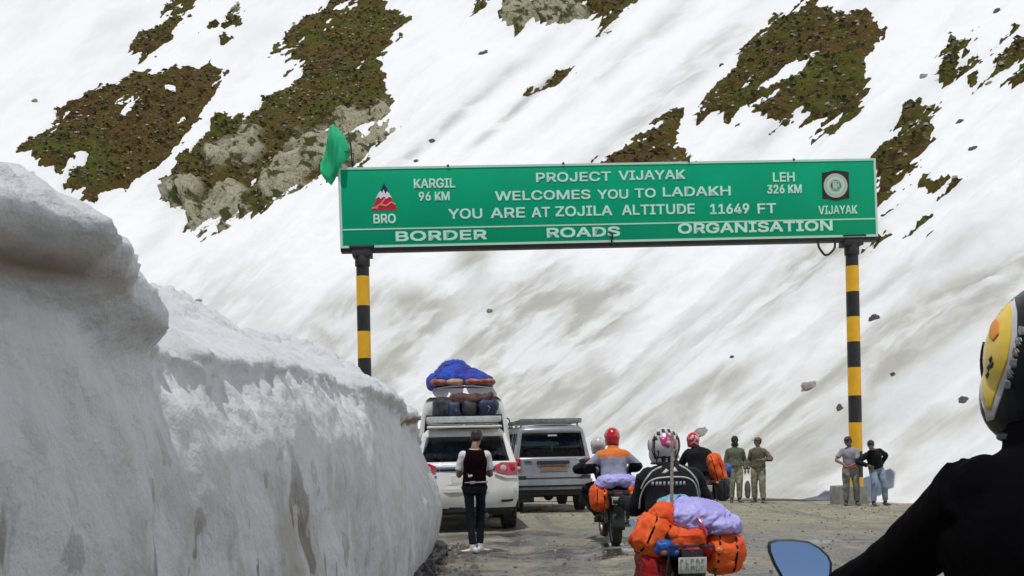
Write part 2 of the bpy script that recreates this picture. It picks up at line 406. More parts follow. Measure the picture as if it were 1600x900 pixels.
# ---- bare turf and rock on the slope
def turf_mat():
    m = bpy.data.materials.new('alpine turf and rock'); m.use_nodes = True; nt = m.node_tree; p = nt.nodes['Principled BSDF']
    p.inputs['Roughness'].default_value = .95; p.inputs['Specular IOR Level'].default_value = .15
    tc = nd(nt, 'ShaderNodeTexCoord').outputs['Object']; rock = attr(nt, 'rock').outputs['Fac']; red = attr(nt, 'red').outputs['Fac']
    a = noise_fac(nt, tc, .30, .42, .58, 6); b = noise_fac(nt, tc, .75, .48, .62, 6); c = noise_fac(nt, tc, 3.2, .57, .66, 4); e = noise_fac(nt, tc, 2.6, .55, .66, 5)
    redf = math_node(nt, 'MULTIPLY', red, .8)
    g = mix_chain(nt, (.095, .110, .014, 1), [(a, (.125, .080, .018, 1)), (redf, (.110, .050, .018, 1)), (b, (.060, .042, .012, 1)), (c, (.19, .15, .065, 1)), (e, (.085, .115, .014, 1))])
    ra = noise_fac(nt, tc, .8, .4, .65, 7); rb = noise_fac(nt, tc, 1.3, .60, .66, 4); rc = noise_fac(nt, tc, .7, .50, .58, 7)
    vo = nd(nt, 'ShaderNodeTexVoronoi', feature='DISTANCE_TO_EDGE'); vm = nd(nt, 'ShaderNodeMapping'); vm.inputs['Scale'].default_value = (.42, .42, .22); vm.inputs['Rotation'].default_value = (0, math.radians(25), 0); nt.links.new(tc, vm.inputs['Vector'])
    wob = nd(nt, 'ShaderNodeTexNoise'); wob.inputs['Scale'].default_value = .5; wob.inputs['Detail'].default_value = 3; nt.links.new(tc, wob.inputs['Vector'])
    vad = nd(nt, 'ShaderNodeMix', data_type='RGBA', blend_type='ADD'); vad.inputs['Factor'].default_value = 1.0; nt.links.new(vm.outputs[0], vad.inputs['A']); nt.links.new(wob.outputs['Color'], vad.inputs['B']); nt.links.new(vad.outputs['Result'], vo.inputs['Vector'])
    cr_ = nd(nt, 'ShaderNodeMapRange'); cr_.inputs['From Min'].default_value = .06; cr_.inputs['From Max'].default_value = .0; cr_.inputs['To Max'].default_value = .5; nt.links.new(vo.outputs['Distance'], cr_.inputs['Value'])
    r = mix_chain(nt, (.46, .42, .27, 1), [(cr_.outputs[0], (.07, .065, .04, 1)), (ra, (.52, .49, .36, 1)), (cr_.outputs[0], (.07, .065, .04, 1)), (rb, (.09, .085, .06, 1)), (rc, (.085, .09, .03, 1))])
    col = mix_chain(nt, g, [(rock, r)])
    nt.links.new(col, p.inputs['Base Color'])
    n2 = nd(nt, 'ShaderNodeTexNoise'); n2.inputs['Scale'].default_value = 3.2; n2.inputs['Detail'].default_value = 8; n2.inputs['Roughness'].default_value = .7; nt.links.new(tc, n2.inputs['Vector'])
    bp = nd(nt, 'ShaderNodeBump'); bp.inputs['Distance'].default_value = .35; nt.links.new(n2.outputs['Fac'], bp.inputs['Height']); nt.links.new(bp.outputs['Normal'], p.inputs['Normal'])
    return m
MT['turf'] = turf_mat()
MT['shrub'] = mat('low shrub leaves', (.10, .125, .022), .8, 0, (.075, .07, .018), 1.2)
MT['shrub_red'] = mat('dry red shrub', (.13, .062, .026), .85, 0, (.060, .040, .018), 1.0)
MT['stone'] = mat('pale stone', (.34, .31, .26), .85, 0, (.20, .18, .15), 3, bump=.02, bscale=12)
MT['dark_stone'] = mat('dark stone', (.12, .11, .10), .85, 0, (.06, .055, .05), 3, bump=.02, bscale=12)

PATCH = [
 # name, label, red, edge noise, polygon (bearings), snow tongues, rock zones
 ('turf_outcrop', 'reddish brown turf patch on the upper left slope above the snow wall', .62, 1.1,
  [(38, 232), (85, 190), (135, 150), (195, 118), (240, 112), (300, 106), (335, 100), (352, 112), (335, 140), (305, 185), (290, 215), (262, 250), (225, 275), (180, 300), (150, 312), (118, 305), (80, 268)], [[(180, 165), (215, 150), (200, 170)]], []),
 ('turf_outcrop', 'large olive turf bank with pale rock cliffs left of the green sign', .25, 1.2,
  [(248, 300), (255, 268), (300, 235), (340, 190), (400, 172), (425, 152), (470, 108), (425, 80), (450, 45), (500, 12), (540, -30), (605, -30), (597, 20), (642, 28), (612, 60), (596, 95), (612, 150), (606, 190), (585, 225), (548, 260), (500, 285), (430, 312), (392, 330), (345, 355), (300, 362), (297, 330), (262, 326)],
  [[(508, 42), (555, 8), (540, 0)], [(352, 178), (420, 125), (470, 100), (440, 150)]], [[(322, 242), (345, 232), (388, 203), (412, 210), (410, 240), (400, 255), (350, 268), (330, 262)], [(420, 262), (455, 250), (475, 212), (505, 205), (560, 178), (625, 160), (625, 210), (585, 235), (548, 262), (520, 275), (480, 285), (455, 305), (425, 322), (410, 300)], [(250, 290), (275, 278), (318, 286), (322, 312), (285, 335), (255, 330)], [(290, 335), (340, 308), (368, 285), (388, 300), (392, 335), (345, 362), (295, 368)], [(380, 262), (398, 258), (398, 278), (384, 280)]]),
 ('turf_outcrop', 'thin dark strip of turf at the top left, highest of the left patches', .6, 1.6,
  [(197, 92), (205, 70), (245, 45), (268, 5), (290, -25), (335, -25), (300, 15), (270, 48), (262, 66), (225, 92)], [], []),
 ('turf_outcrop', 'narrow dark turf tongue between the top strip and the olive bank', .4, 1.4,
  [(326, 62), (345, 25), (372, 6), (382, 12), (372, 35), (345, 55)], [], [[(355, 0), (390, 0), (385, 20), (360, 20)]]),
 ('turf_outcrop', 'pale rocky outcrop cut by the top edge above the sign middle', .2, 1.1,
  [(784, 42), (789, 8), (800, -30), (1010, -30), (975, 20), (935, 47), (925, 20), (905, 32), (880, 28), (858, 40), (832, 30), (812, 50)], [], [[(770, 60), (780, -40), (925, -40), (915, 40), (830, 45)]]),
 ('turf_outcrop', 'small dark turf finger left of the pale top outcrop', .3, 1.3,
  [(738, 22), (748, -12), (780, -14), (765, 6)], [], []),
 ('turf_outcrop', 'big brown and green turf island above the right end of the sign', .45, 1.1,
  [(1088, 190), (1106, 150), (1140, 105), (1168, 62), (1215, 28), (1250, 14), (1275, -2), (1282, 22), (1320, 12), (1352, 22), (1382, 58), (1372, 82), (1348, 100), (1345, 138), (1336, 178), (1302, 205), (1268, 216), (1250, 188), (1235, 195), (1190, 210), (1198, 180), (1176, 172), (1190, 150), (1160, 168), (1140, 188), (1122, 176)],
  [[(1190, 142), (1245, 95), (1250, 98), (1205, 145)], [(1158, 148), (1175, 132), (1172, 148)]], []),
 ('turf_outcrop', 'brown turf wedge rising from behind the sign top edge', .5, 1.0,
  [(930, 262), (960, 240), (1010, 205), (1058, 168), (1066, 200), (1062, 228), (1085, 262), (1080, 330), (960, 330)], [], []),
 ('turf_outcrop', 'dark turf strip just right of the sign upper corner', .2, 1.5,
  [(1366, 298), (1368, 255), (1400, 228), (1398, 200), (1418, 168), (1460, 172), (1456, 200), (1440, 235), (1412, 268), (1385, 300)], [], []),
 ('turf_outcrop', 'small ragged turf patch near the top right corner', .1, 1.7,
  [(1475, 95), (1490, 72), (1522, 72), (1505, 98), (1484, 122)], [], []),
 ('turf_outcrop', 'long thin green turf streak at the right frame edge', .0, 1.6,
  [(1498, 118), (1530, 100), (1570, 72), (1640, 60), (1640, 95), (1560, 103), (1520, 125)], [[(1530, 85), (1570, 62), (1560, 80)]], []),
 ('turf_outcrop', 'dark turf lump beside the lower right corner of the sign', .3, 1.5,
  [(1355, 375), (1360, 352), (1398, 350), (1396, 366), (1370, 382)], [], []),
 ('turf_outcrop', 'low dark rock streak on the snow right of the sign', .2, 1.5,
  [(1425, 288), (1440, 277), (1470, 290), (1462, 300), (1445, 296)], [], []),
 ('turf_outcrop', 'tiny dark rock streak below the one right of the sign', .2, 1.5,
  [(1400, 350), (1418, 334), (1440, 332), (1418, 350)], [], []),
 ('turf_outcrop', 'long thin dark crack of bare ground above the sign middle', .5, .8,
  [(826, 150), (850, 134), (872, 120), (905, 100), (898, 110), (866, 134)], [], []),
]
SG = 0.17
cloud_shrub = MB(); leaf_pts = []
def inv_polar(p):
    dx, dy = p.x - CX, p.y - CY
    return math.atan2(dy, dx), math.hypot(dx, dy) - RF
for name, label, red, en, poly, tongues, rocks in PATCH:
    corners = []
    for (x, y) in poly:
        hit = on_slope(x, max(y, -60))[0]
        if hit is not None: corners.append(inv_polar(hit))
    ph = [c[0] for c in corners]; uu = [c[1] for c in corners]
    rm = RF + sum(uu) / len(uu)
    p0, p1 = min(ph) - 2.5 / rm, max(ph) + 2.5 / rm; u0, u1 = min(uu) - 3, max(uu) + 3
    step = SG if (p1 - p0) * rm * (u1 - u0) > 150 else SG * .6
    a = np.arange(p0, p1, step / rm); b = np.arange(u0, u1, step)
    A, B = np.meshgrid(a, b, indexing='ij'); A = A.ravel(); B = B.ravel()
    P, p_ = slope_pts(A, B); P2 = project(P); mpp = P[:, 1] / 1600.0
    sd = poly_sd(P2, poly)
    for t in tongues: sd = np.minimum(sd, -poly_sd(P2, t))
    z0 = np.zeros_like(p_)
    edge = (fbm(np.stack([p_ * .9, B * .22, z0 + 31], 1), 5, .6) * 1.2 + .6 * fbm(np.stack([p_ * 2.4, B * .6, z0 + 35], 1), 3, .6)) * en
    off = np.clip((sd * mpp + edge * 1.0) * .55, -1.2, .32)
    rk = np.zeros(len(P))
    for t in rocks: rk = np.maximum(rk, sstep(-8, 8, poly_sd(P2, t) + 14 * fbm(np.stack([p_ * .6, B * .5, z0 + 41], 1), 3)))
    rk = rk * sstep(-.45, -.25, fbm(np.stack([p_ * .5, B * .28, z0 + 17], 1), 4, .6) + .12)
    holes = fbm(np.stack([p_ * .55, B * .2, z0 + 77], 1), 4, .6)
    off = off - .9 * sstep(.34, .52, holes) * (1 - rk)
    rough = .45 * fbm(np.stack([p_ * .55, B * .4, z0 + 51], 1), 5, .58)
    cell = ridged(np.stack([p_ * .42, B * .16, z0 + 61], 1), 3, .45)
    cell2 = np.floor(fbm(np.stack([p_ * .45, B * .22, z0 + 71], 1), 2) * 4) / 4
    bulk = rough * (1 - rk) + rk * (1.1 * cell + 1.7 * cell2 + .35)
    bulk = bulk + .12 * fbm(np.stack([p_ * 4.5, B * 4, z0 + 91], 1), 2)
    lift = np.where(off > 0, off + bulk * sstep(0, .3, off), off)
    nrm = np.array([-.45, -.35, .82]); P = P + lift[:, None] * nrm[None, :]
    redf = np.clip(red + 1.1 * fbm(np.stack([p_ * .16, B * .12, z0 + 3], 1), 3), 0, 1)
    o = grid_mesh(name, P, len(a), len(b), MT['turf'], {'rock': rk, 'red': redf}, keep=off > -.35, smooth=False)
    tag(o, label, 'turf patch', 'bare turf patches on the snow slope', 'structure'); del o['category']
    good = np.where((off > .18) & (rk < .5))[0]
    n = min(int(len(good) * .16), 5000)
    if n: 
        pick = RNG.choice(good, n, replace=False); leaf_pts.append(np.concatenate([P[pick], redf[pick][:, None]], 1))
LP = np.concatenate(leaf_pts)

def scatter(name, pts, size, material, kind_shape, label):
    """many small low pieces joined as one mass"""
    n = len(pts); V = []; F = []
    if kind_shape == 'tuft':
        base = np.array([[-.6, 0, 0], [.6, .1, 0], [.2, 0, .45], [0, -.6, 0], [-.1, .6, .1], [-.3, 0, .4], [-.5, .4, .2], [.5, -.4, .1], [.1, .3, .42]]); fc = np.array([[0, 1, 2], [3, 4, 5], [6, 7, 8]])
    else:
        base = np.array([[-.5, -.4, 0], [.5, -.45, 0], [.45, .5, 0], [-.4, .4, 0], [-.3, -.2, .5], [.25, -.3, .6], [.3, .25, .45], [-.2, .3, .55]])
        fc = np.array([[0, 1, 5], [0, 5, 4], [1, 2, 6], [1, 6, 5], [2, 3, 7], [2, 7, 6], [3, 0, 4], [3, 4, 7], [4, 5, 6], [4, 6, 7]])
    ang = RNG.rand(n) * 6.283; sz = size * (.45 + RNG.rand(n) ** 2 * 1.3)
    c, s = np.cos(ang), np.sin(ang)
    jit = 1 + .35 * (RNG.rand(n, len(base), 3) - .5)
    B_ = base[None] * jit
    X = (B_[..., 0] * c[:, None] - B_[..., 1] * s[:, None]) * sz[:, None] + pts[:, 0:1]
    Y = (B_[..., 0] * s[:, None] + B_[..., 1] * c[:, None]) * sz[:, None] + pts[:, 1:2]
    Z = B_[..., 2] * sz[:, None] + pts[:, 2:3] - .02 * size
    V = np.stack([X, Y, Z], -1).reshape(-1, 3); F = (fc[None] + (np.arange(n) * len(base))[:, None, None]).reshape(-1, 3)
    me = bpy.data.meshes.new(name); me.vertices.add(len(V)); me.vertices.foreach_set('co', V.astype(np.float32).ravel())
    me.loops.add(F.size); me.loops.foreach_set('vertex_index', F.astype(np.int32).ravel()); me.polygons.add(len(F))
    me.polygons.foreach_set('loop_start', np.arange(0, F.size, 3, dtype=np.int32)); me.polygons.foreach_set('loop_total', np.full(len(F), 3, dtype=np.int32))
    me.update(calc_edges=True); me.materials.append(material)
    o = bpy.data.objects.new(name, me); C.objects.link(o); tag(o, label, kind='stuff'); return o
rr = RNG.rand(len(LP)); isred = LP[:, 3] + .35 * (RNG.rand(len(LP)) - .5) > .5
scatter('undergrowth', LP[(rr < .62) & ~isred][:, :3], .34, MT['shrub'], 'tuft', 'low green shrubs growing over the bare turf patches')
scatter('undergrowth', LP[(rr < .62) & isred][:, :3], .34, MT['shrub_red'], 'tuft', 'low reddish shrubs growing over the bare turf patches')
scatter('rubble', LP[(rr > .86)][:, :3], .17, MT['stone'], 'stone', 'pale stones lying among the turf')
scatter('rubble', LP[(rr > .72) & (rr <= .86)][:, :3], .20, MT['dark_stone'], 'stone', 'dark stones lying among the turf')

# ---- single rocks lying on the snow
def rock_mesh(seed, flat=.6):
    me_ = MB(); me_.ball((0, 0, 0), (1, .8, flat), 12)
    me = me_.mesh('rock'); r = seed * 7.7
    fa = min(1, flat * 1.6); displace(me, lambda c: fa * .38 * fbm(c * 1.3 + r, 4, .55) + fa * .25 * np.round(fbm(c * 1.1 + r + 5, 2) * 3) / 3)
    mark_sharp(me, 30); return me
ROCKS = [(1267, 601, 17, 'dark flat rock on the snow left of the right striped pole', .35), (1366, 498, 9, 'rock on the snow just right of the right striped pole', .7), (1312, 638, 7, 'small round rock on the snow touching the left side of the right striped pole', .8),
         (765, 486, 5, 'small rock on the snow above the blue roof load', .8), (675, 221, 6, 'small rock above the sign over the word KARGIL', .7), (650, 252, 5, 'tiny rock just above the sign top edge near its left end', .7), (1100, 673, 19, 'long flat stone on the snow above the right rear helmet', .22),
         (1505, 625, 10, 'thin dark rock on the snow left of the near yellow helmet', .4), (755, 83, 8, 'dark rock high on the clean snow left of the top outcrop', .5), (55, 158, 5, 'lone pebble like rock on the far left snowfield', .8), (1143, 558, 4, 'tiny dark rock mid slope between the two poles', .7),
         (1558, 18, 7, 'small rock at the top right corner of the slope', .6), (1442, 120, 8, 'small dark rock left of the top right turf patches', .5), (1520, 232, 7, 'small grey rock on the snow far right of the sign top', .5), (1500, 190, 8, 'small tan rock above the far right snow', .4),
         (1545, 130, 6, 'dark rock under the thin turf streak at the right edge', .5), (1240, 789, 24, 'thin dark slab at the foot of the snow right of the soldiers', .12), (1395, 585, 5, 'little rock right of the striped pole mid height', .6), (310, 470, 6, 'small rock on the snow just above the snow wall', .5)]  # the flattest entry is a thin dark slab at the foot of the snow
for i, (px, py, r, lab, fl) in enumerate(ROCKS):
    hit, nn = on_slope(px, py)
    if hit is None: continue
    me = rock_mesh(i, fl); me.materials.append(MT['dark_stone'] if i % 3 else MT['stone'])
    o = bpy.data.objects.new('rock', me); C.objects.link(o); s = r * hit.y / 1600
    o.scale = (s, s, s); o.location = hit + nn * (.1 * s); q = nn.to_track_quat('Z', 'X'); o.rotation_euler = q.to_euler()
    o.rotation_euler = (Matrix.Rotation(0, 3, 'Z') @ q.to_matrix() @ Matrix.Rotation(i * 1.3, 3, 'Z')).to_euler()
    if fl < .4: o.rotation_euler = (math.radians(20), math.radians(-14), .3)
    tag(o, lab, 'rock')

# ================================================================== ROAD
def road_mat():
    m = bpy.data.materials.new('wet gravelly mud'); m.use_nodes = True; nt = m.node_tree; p = nt.nodes['Principled BSDF']
    tc = nd(nt, 'ShaderNodeTexCoord').outputs['Object']; wet = attr(nt, 'wet').outputs['Fac']
    mp = nd(nt, 'ShaderNodeMapping'); mp.inputs['Scale'].default_value = (.7, 1.0, 1); nt.links.new(tc, mp.inputs['Vector'])
    a = noise_fac(nt, mp.outputs[0], .9, .38, .62, 7); b = noise_fac(nt, tc, 6, .45, .65, 7); c = noise_fac(nt, tc, 28, .52, .66, 4); d = noise_fac(nt, mp.outputs[0], 1.7, .55, .68, 6)
    m3 = nd(nt, 'ShaderNodeMapping'); m3.inputs['Scale'].default_value = (2.2, .16, 1); m3.inputs['Rotation'].default_value = (0, 0, math.radians(-4)); nt.links.new(tc, m3.inputs['Vector'])
    trk = noise_fac(nt, m3.outputs[0], 1.0, .50, .66, 6, amp=.8)
    wn_ = noise_fac(nt, tc, 1.1, .34, .60, 9, rough=.68, dist=.5)
    w = math_node(nt, 'MULTIPLY', wet, wn_)
    col = mix_chain(nt, (.32, .295, .195, 1), [(a, (.235, .215, .15, 1)), (b, (.185, .17, .125, 1)), (trk, (.125, .115, .095, 1)), (d, (.19, .14, .07, 1)), (c, (.44, .42, .35, 1)), (w, (.105, .105, .10, 1))])
    nt.links.new(col, p.inputs['Base Color'])
    pud = math_node(nt, 'MULTIPLY', noise_fac(nt, mp.outputs[0], .55, .55, .60, 5, rough=.5), wet)
    col = mix_chain(nt, col, [(pud, (.07, .065, .055, 1))]); nt.links.new(col, p.inputs['Base Color'])
    w = math_node(nt, 'MAXIMUM', w, math_node(nt, 'MULTIPLY', pud, 1.12))
    rg = nd(nt, 'ShaderNodeMapRange'); rg.inputs['To Min'].default_value = .9; rg.inputs['To Max'].default_value = .15; nt.links.new(w, rg.inputs['Value']); nt.links.new(rg.outputs[0], p.inputs['Roughness'])
    n2 = nd(nt, 'ShaderNodeTexNoise'); n2.inputs['Scale'].default_value = 14; n2.inputs['Detail'].default_value = 8; n2.inputs['Roughness'].default_value = .65; nt.links.new(tc, n2.inputs['Vector'])
    bp = nd(nt, 'ShaderNodeBump'); bp.inputs['Distance'].default_value = .035; nt.links.new(n2.outputs['Fac'], bp.inputs['Height']); nt.links.new(math_node(nt, 'SUBTRACT', 1.0, math_node(nt, 'MULTIPLY', pud, .9)), bp.inputs['Strength']); nt.links.new(bp.outputs['Normal'], p.inputs['Normal'])
    return m
MT['road'] = road_mat()
def stretch(a, b, n, far, m):
    c = np.linspace(a, b, n); k = np.geomspace(.3, far, m); return np.concatenate([(a - k)[::-1], c, b + k])
gx = stretch(-4, 15, 330, 2500, 30); gy = stretch(4, 34, 480, 2500, 30)
GX, GY = np.meshgrid(gx, gy, indexing='ij'); GX = GX.ravel(); GY = GY.ravel()
def road_z(GX, GY):
    z = ground_h(GX, GY); one = np.zeros_like(GX)
    fade = np.exp(-(np.maximum(np.abs(GX - 4) - 20, 0) / 20) ** 2 - (np.maximum(np.abs(GY - 16) - 26, 0) / 20) ** 2)
    z = z + fade * (.035 * fbm(np.stack([GX * .7, GY * .5, one], 1), 4) + .008 * fbm(np.stack([GX * 4.2, GY * 3.4, one + 7], 1), 5, .6))
    for xr, w in ((.9, .25), (2.3, .25), (-.1, .2)):
        xx = xr + .25 * np.sin(GY * .18); z = z - fade * .03 * np.exp(-((GX - xx) / w) ** 2) * (Y_ := (1 - sstep(16, 24, GY)))
    z = z + fade * .10 * sstep(5.5, 9, GX) * (1 - sstep(25, 27, GY)) * sstep(18, 23, GY) * .3
    return z
GZ = road_z(GX, GY)
rut = np.zeros_like(GX)
wet = np.clip(1.3 * (1 - sstep(13, 22, GY)) * sstep(-2, .5, GX + .4) * (1 - .5 * sstep(5, 8, GX)) + .5 * np.exp(-((GX + .7) / .6) ** 2) * (1 - sstep(15, 18, GY)), 0, 1)
road = grid_mesh('road', np.stack([GX, GY, GZ], 1), len(gx), len(gy), MT['road'], {'wet': wet})
tag(road, 'muddy wet gravel mountain road', kind='structure')
road_bvh = BVHTree.FromObject(road, bpy.context.evaluated_depsgraph_get())
def rz_at(x, y):
    h = road_bvh.ray_cast(Vector((x, y, 8)), Vector((0, 0, -1)))[0]; return h.z if h else 0.0
n = 3600
gxp = np.stack([RNG.uniform(-1.2, 11, n), 6.5 + 20 * RNG.rand(n) ** 1.2, np.zeros(n)], 1)
gxp[:, 2] = [rz_at(a, b) for a, b, _ in gxp]
scatter('gravel', gxp[:2400], .022, MT['stone'], 'stone', 'pale gravel strewn over the muddy road')
scatter('gravel', gxp[2400:], .026, MT['dark_stone'], 'stone', 'dark wet gravel strewn over the muddy road')
n = 260
mpz = np.stack([-1.2 + .8 * RNG.rand(n) ** 1.8, RNG.uniform(8.5, 15.5, n), np.zeros(n)], 1); mpz[:, 2] = [rz_at(a, b) for a, b, _ in mpz]
scatter('rubble', mpz, .06, MT['dark_stone'], 'stone', 'dark muddy rubble along the foot of the snow wall')

# ================================================================== SNOW WALL
def bank_mat():
    m = bpy.data.materials.new('cut snow wall'); m.use_nodes = True; nt = m.node_tree; p = nt.nodes['Principled BSDF']
    p.inputs['Roughness'].default_value = .55; p.inputs['Specular IOR Level'].default_value = .35
    p.inputs['Subsurface Weight'].default_value = .0
    tc = nd(nt, 'ShaderNodeTexCoord').outputs['Object']; brown = attr(nt, 'grime').outputs['Fac']; low = attr(nt, 'low').outputs['Fac']
    mp = nd(nt, 'ShaderNodeMapping'); mp.inputs['Rotation'].default_value = (math.radians(-35), 0, 0); mp.inputs['Scale'].default_value = (2, 2.6, 1.5); nt.links.new(tc, mp.inputs['Vector'])
    st = noise_fac(nt, mp.outputs[0], .8, .44, .62, 7, rough=.62); sp = noise_fac(nt, mp.outputs[0], 1.5, .585, .62, 4, rough=.5, dist=.7); big = noise_fac(nt, tc, .8, .42, .65, 5)
    s1 = math_node(nt, 'MULTIPLY', st, math_node(nt, 'ADD', math_node(nt, 'MULTIPLY', low, .8), .10)); s2 = math_node(nt, 'MULTIPLY', sp, math_node(nt, 'MULTIPLY', low, .85)); s3 = math_node(nt, 'MULTIPLY', big, .22)
    col = mix_chain(nt, (.66, .665, .68, 1), [(s3, (.54, .535, .54, 1)), (s1, (.37, .355, .32, 1)), (s2, (.13, .12, .09, 1)), (brown, (.24, .155, .075, 1))])
    nt.links.new(col, p.inputs['Base Color'])
    n2 = nd(nt, 'ShaderNodeTexNoise'); n2.inputs['Scale'].default_value = 9; n2.inputs['Detail'].default_value = 8; n2.inputs['Roughness'].default_value = .6; nt.links.new(tc, n2.inputs['Vector'])
    bp = nd(nt, 'ShaderNodeBump'); bp.inputs['Distance'].default_value = .035; nt.links.new(n2.outputs['Fac'], bp.inputs['Height']); nt.links.new(bp.outputs['Normal'], p.inputs['Normal'])
    return m
MT['bank'] = bank_mat()
# profile knots: (distance left of the face line, height fraction) from the road up over the crown and away
PK = np.array([(-.02, -.12), (.02, .0), (.0, .12), (-.01, .27), (.0, .45), (.04, .60), (.10, .70), (.08, .735), (-.02, .77), (.04, .82), (.28, .88), (.55, .945), (.95, .985), (1.6, 1.0), (2.6, 1.0), (4.0, .96), (6.5, .9), (10, .8), (15, .5), (19, -.15)])
tt = np.concatenate([[0], np.cumsum(np.hypot(np.diff(PK[:, 0]), np.diff(PK[:, 1] * 2.55)))]); 
tq = np.concatenate([np.linspace(0, 4.2, 190, endpoint=False), np.linspace(4.2, tt[-1], 70)])
po = np.interp(tq, tt, PK[:, 0]); ph_ = np.interp(tq, tt, PK[:, 1])
for _ in range(3):
    po[1:-1] = (po[:-2] + 2 * po[1:-1] + po[2:]) / 4; ph_[1:-1] = (ph_[:-2] + 2 * ph_[1:-1] + ph_[2:]) / 4
ys = np.concatenate([np.linspace(-4, 2, 30, endpoint=False), np.linspace(2, 8, 200, endpoint=False), np.linspace(8, 16.35, 210)])
YY, TI = np.meshgrid(ys, np.arange(len(tq)), indexing='ij'); YY = YY.ravel(); TI = TI.ravel()
o_ = po[TI]; h_ = ph_[TI]; z0 = np.zeros_like(YY)
Hc = 2.62 - .02 * (1 - sstep(2.5, 5.5, YY)) + .10 * np.sin(YY * .9 + 1) + .16 * fbm(np.stack([YY * .45, z0 + 3, z0], 1), 2)
endr = np.sqrt(np.clip((16.35 - YY) / 1.9, 0, 1))                      # rounded far end
Hc = Hc * (.42 + .58 * endr ** .8)
face = -1.16 - .05 * np.sin(YY * .55) + .10 * fbm(np.stack([YY * .35, z0, z0 + 9], 1), 2)
Hc = Hc * (1 - .13 * sstep(8.5, 13, YY) - .05 * sstep(13, 16, YY)); Hc = Hc - .03 * (1 - sstep(2.6, 3.6, YY))
face = face - (1 - endr) * .40 + sstep(10.5, 13, YY) * (.17 * np.exp(-((h_ * Hc - .65) / .55) ** 2) - .10 * sstep(.45, .75, h_))
h0 = .66 + .10 * ridged(np.stack([YY * 1.5, z0 + 4, z0], 1), 3, .6); bev = sstep(3.5, 4.1, YY) * (1 - sstep(9.5, 12, YY))
face = face - (1 - sstep(3.2, 3.8, YY)) * 2.6 * np.clip(h_ - .875, 0, .11) * (1 - sstep(.6, 2.4, o_))
face = face - bev * .95 * np.clip(h_ - h0, 0, .25) * (1 - sstep(.5, 2.2, o_))
X = face - o_; Z = h_ * Hc
up = sstep(.55, .75, h_)
wall = sstep(.0, .1, h_)
# overhanging lip, stronger in places
hl = h_ - .035 * (1 - sstep(3, 4, YY)) - .06 * sstep(9, 12, YY)
lipk = np.exp(-((YY - 2.62) / .36) ** 2) * 1.0 + np.exp(-((YY - 12.9) / 1.7) ** 2) * 1.1 + .10 * (1 - bev)
lip = np.exp(-((hl - .79) / .055) ** 2) * (o_ < 1); und = np.exp(-((hl - .725) / .035) ** 2) * (o_ < 1)
X = X + lip * .17 * lipk - und * .16 * lipk
# near lump that stands proud and ends abruptly
lump = np.exp(-((h_ - .80) / .22) ** 2) * sstep(2.4, 3.2, YY) * (1 - sstep(3.45, 3.7, YY)) * (o_ < 1.4)
X = X + .04 * lump
lump2 = np.exp(-((h_ - .9) / .2) ** 2) * sstep(3.55, 4.0, YY) * (1 - sstep(8.0, 9.5, YY)) * (o_ < 1.4)
X = X - .42 * lump2 * sstep(.55, .95, h_)
nz = .10 * fbm(np.stack([YY * .9, Z * 1.1, z0 + o_ * .9], 1), 4)
nz4 = .022 * ridged(np.stack([YY * 7, Z * 6 + YY * 2, o_ * 7], 1), 3, .6) * up
nz2 = .085 * ridged(np.stack([YY * 2.2, Z * 1.4 + YY * .8, z0 + o_ * 2.4], 1), 4, .55) * up
nz3 = .018 * fbm(np.stack([YY * 3.5, Z * 1.6, z0 + 5 + o_ * 3], 1), 4)
amt = wall * (nz + nz2 + nz3 + nz4)
nx = np.where(o_ < .3, 1.0, np.clip(1 - (o_ - .3), 0, 1)); X = X + amt * nx * .9; Z = Z + amt * (.15 + 1.1 * sstep(.78, .95, h_))
gr = np.clip(np.exp(-((hl - .742) / (.010 + .014 * sstep(6, 9, YY))) ** 2) * (lipk - .25) * (1.1 + 1.3 * sstep(6, 9, YY)) * (o_ < 1) * sstep(-.25, .15, fbm(np.stack([YY * 2.5, Z * 4, z0], 1), 3) + .12), 0, .9)
lowf = (1 - .75 * sstep(5, 8, YY)) * np.clip(sstep(.62, .18, h_) if False else 1 - sstep(.34, .72, h_ + .2 * fbm(np.stack([YY * .8, z0, z0], 1), 2)), 0, 1)
bank = grid_mesh('snow_wall', np.stack([X, YY, Z], 1), len(ys), len(tq), MT['bank'], {'grime': gr, 'low': lowf})
tag(bank, 'tall dirty cut snow wall along the left side of the road', kind='structure')
# ================================================================== OVERHEAD ROAD SIGN
MT['sign_green'] = mat('sign green sheeting', (.0, .39, .18), .5, 0, (.0, .35, .165), .8, spec=.15)
MT['sign_text'] = mat('pale sign lettering', (.66, .95, .80), .5, 0, (.60, .88, .74), 4)
MT['sign_edge'] = mat('pale sign border', (.48, .82, .62), .5, 0, (.6, .72, .62), 4)
MT['sign_back'] = mat('dark sign casing', (.035, .033, .035), .7, .3, (.06, .05, .045), 3)
MT['pole_black'] = mat('black road paint', (.012, .012, .013), .55, 0, (.028, .025, .022), 5)
MT['pole_yellow'] = mat('yellow road paint', (.93, .50, .008), .5, 0, (.85, .43, .012), 4)
MT['logo_blue'] = mat('navy print', (.01, .015, .08), .5); MT['logo_red'] = mat('red print', (.55, .01, .02), .5)
MT['logo_white'] = mat('white print', (.8, .8, .82), .5); MT['logo_pink'] = mat('salmon print', (.85, .22, .15), .5)
MT['logo_grey'] = mat('grey print', (.48, .55, .42), .5); MT['logo_black'] = mat('emblem black', (.02, .012, .01), .6); MT['logo_green'] = mat('dark green print', (.01, .14, .06), .5)
MT['concrete'] = mat('rough concrete', (.27, .27, .23), .9, 0, (.20, .20, .17), 5, bump=.01, bscale=25)
MT['flag'] = mat('green flag cloth', (.01, .48, .20), .7, 0, (.008, .42, .17), 3)

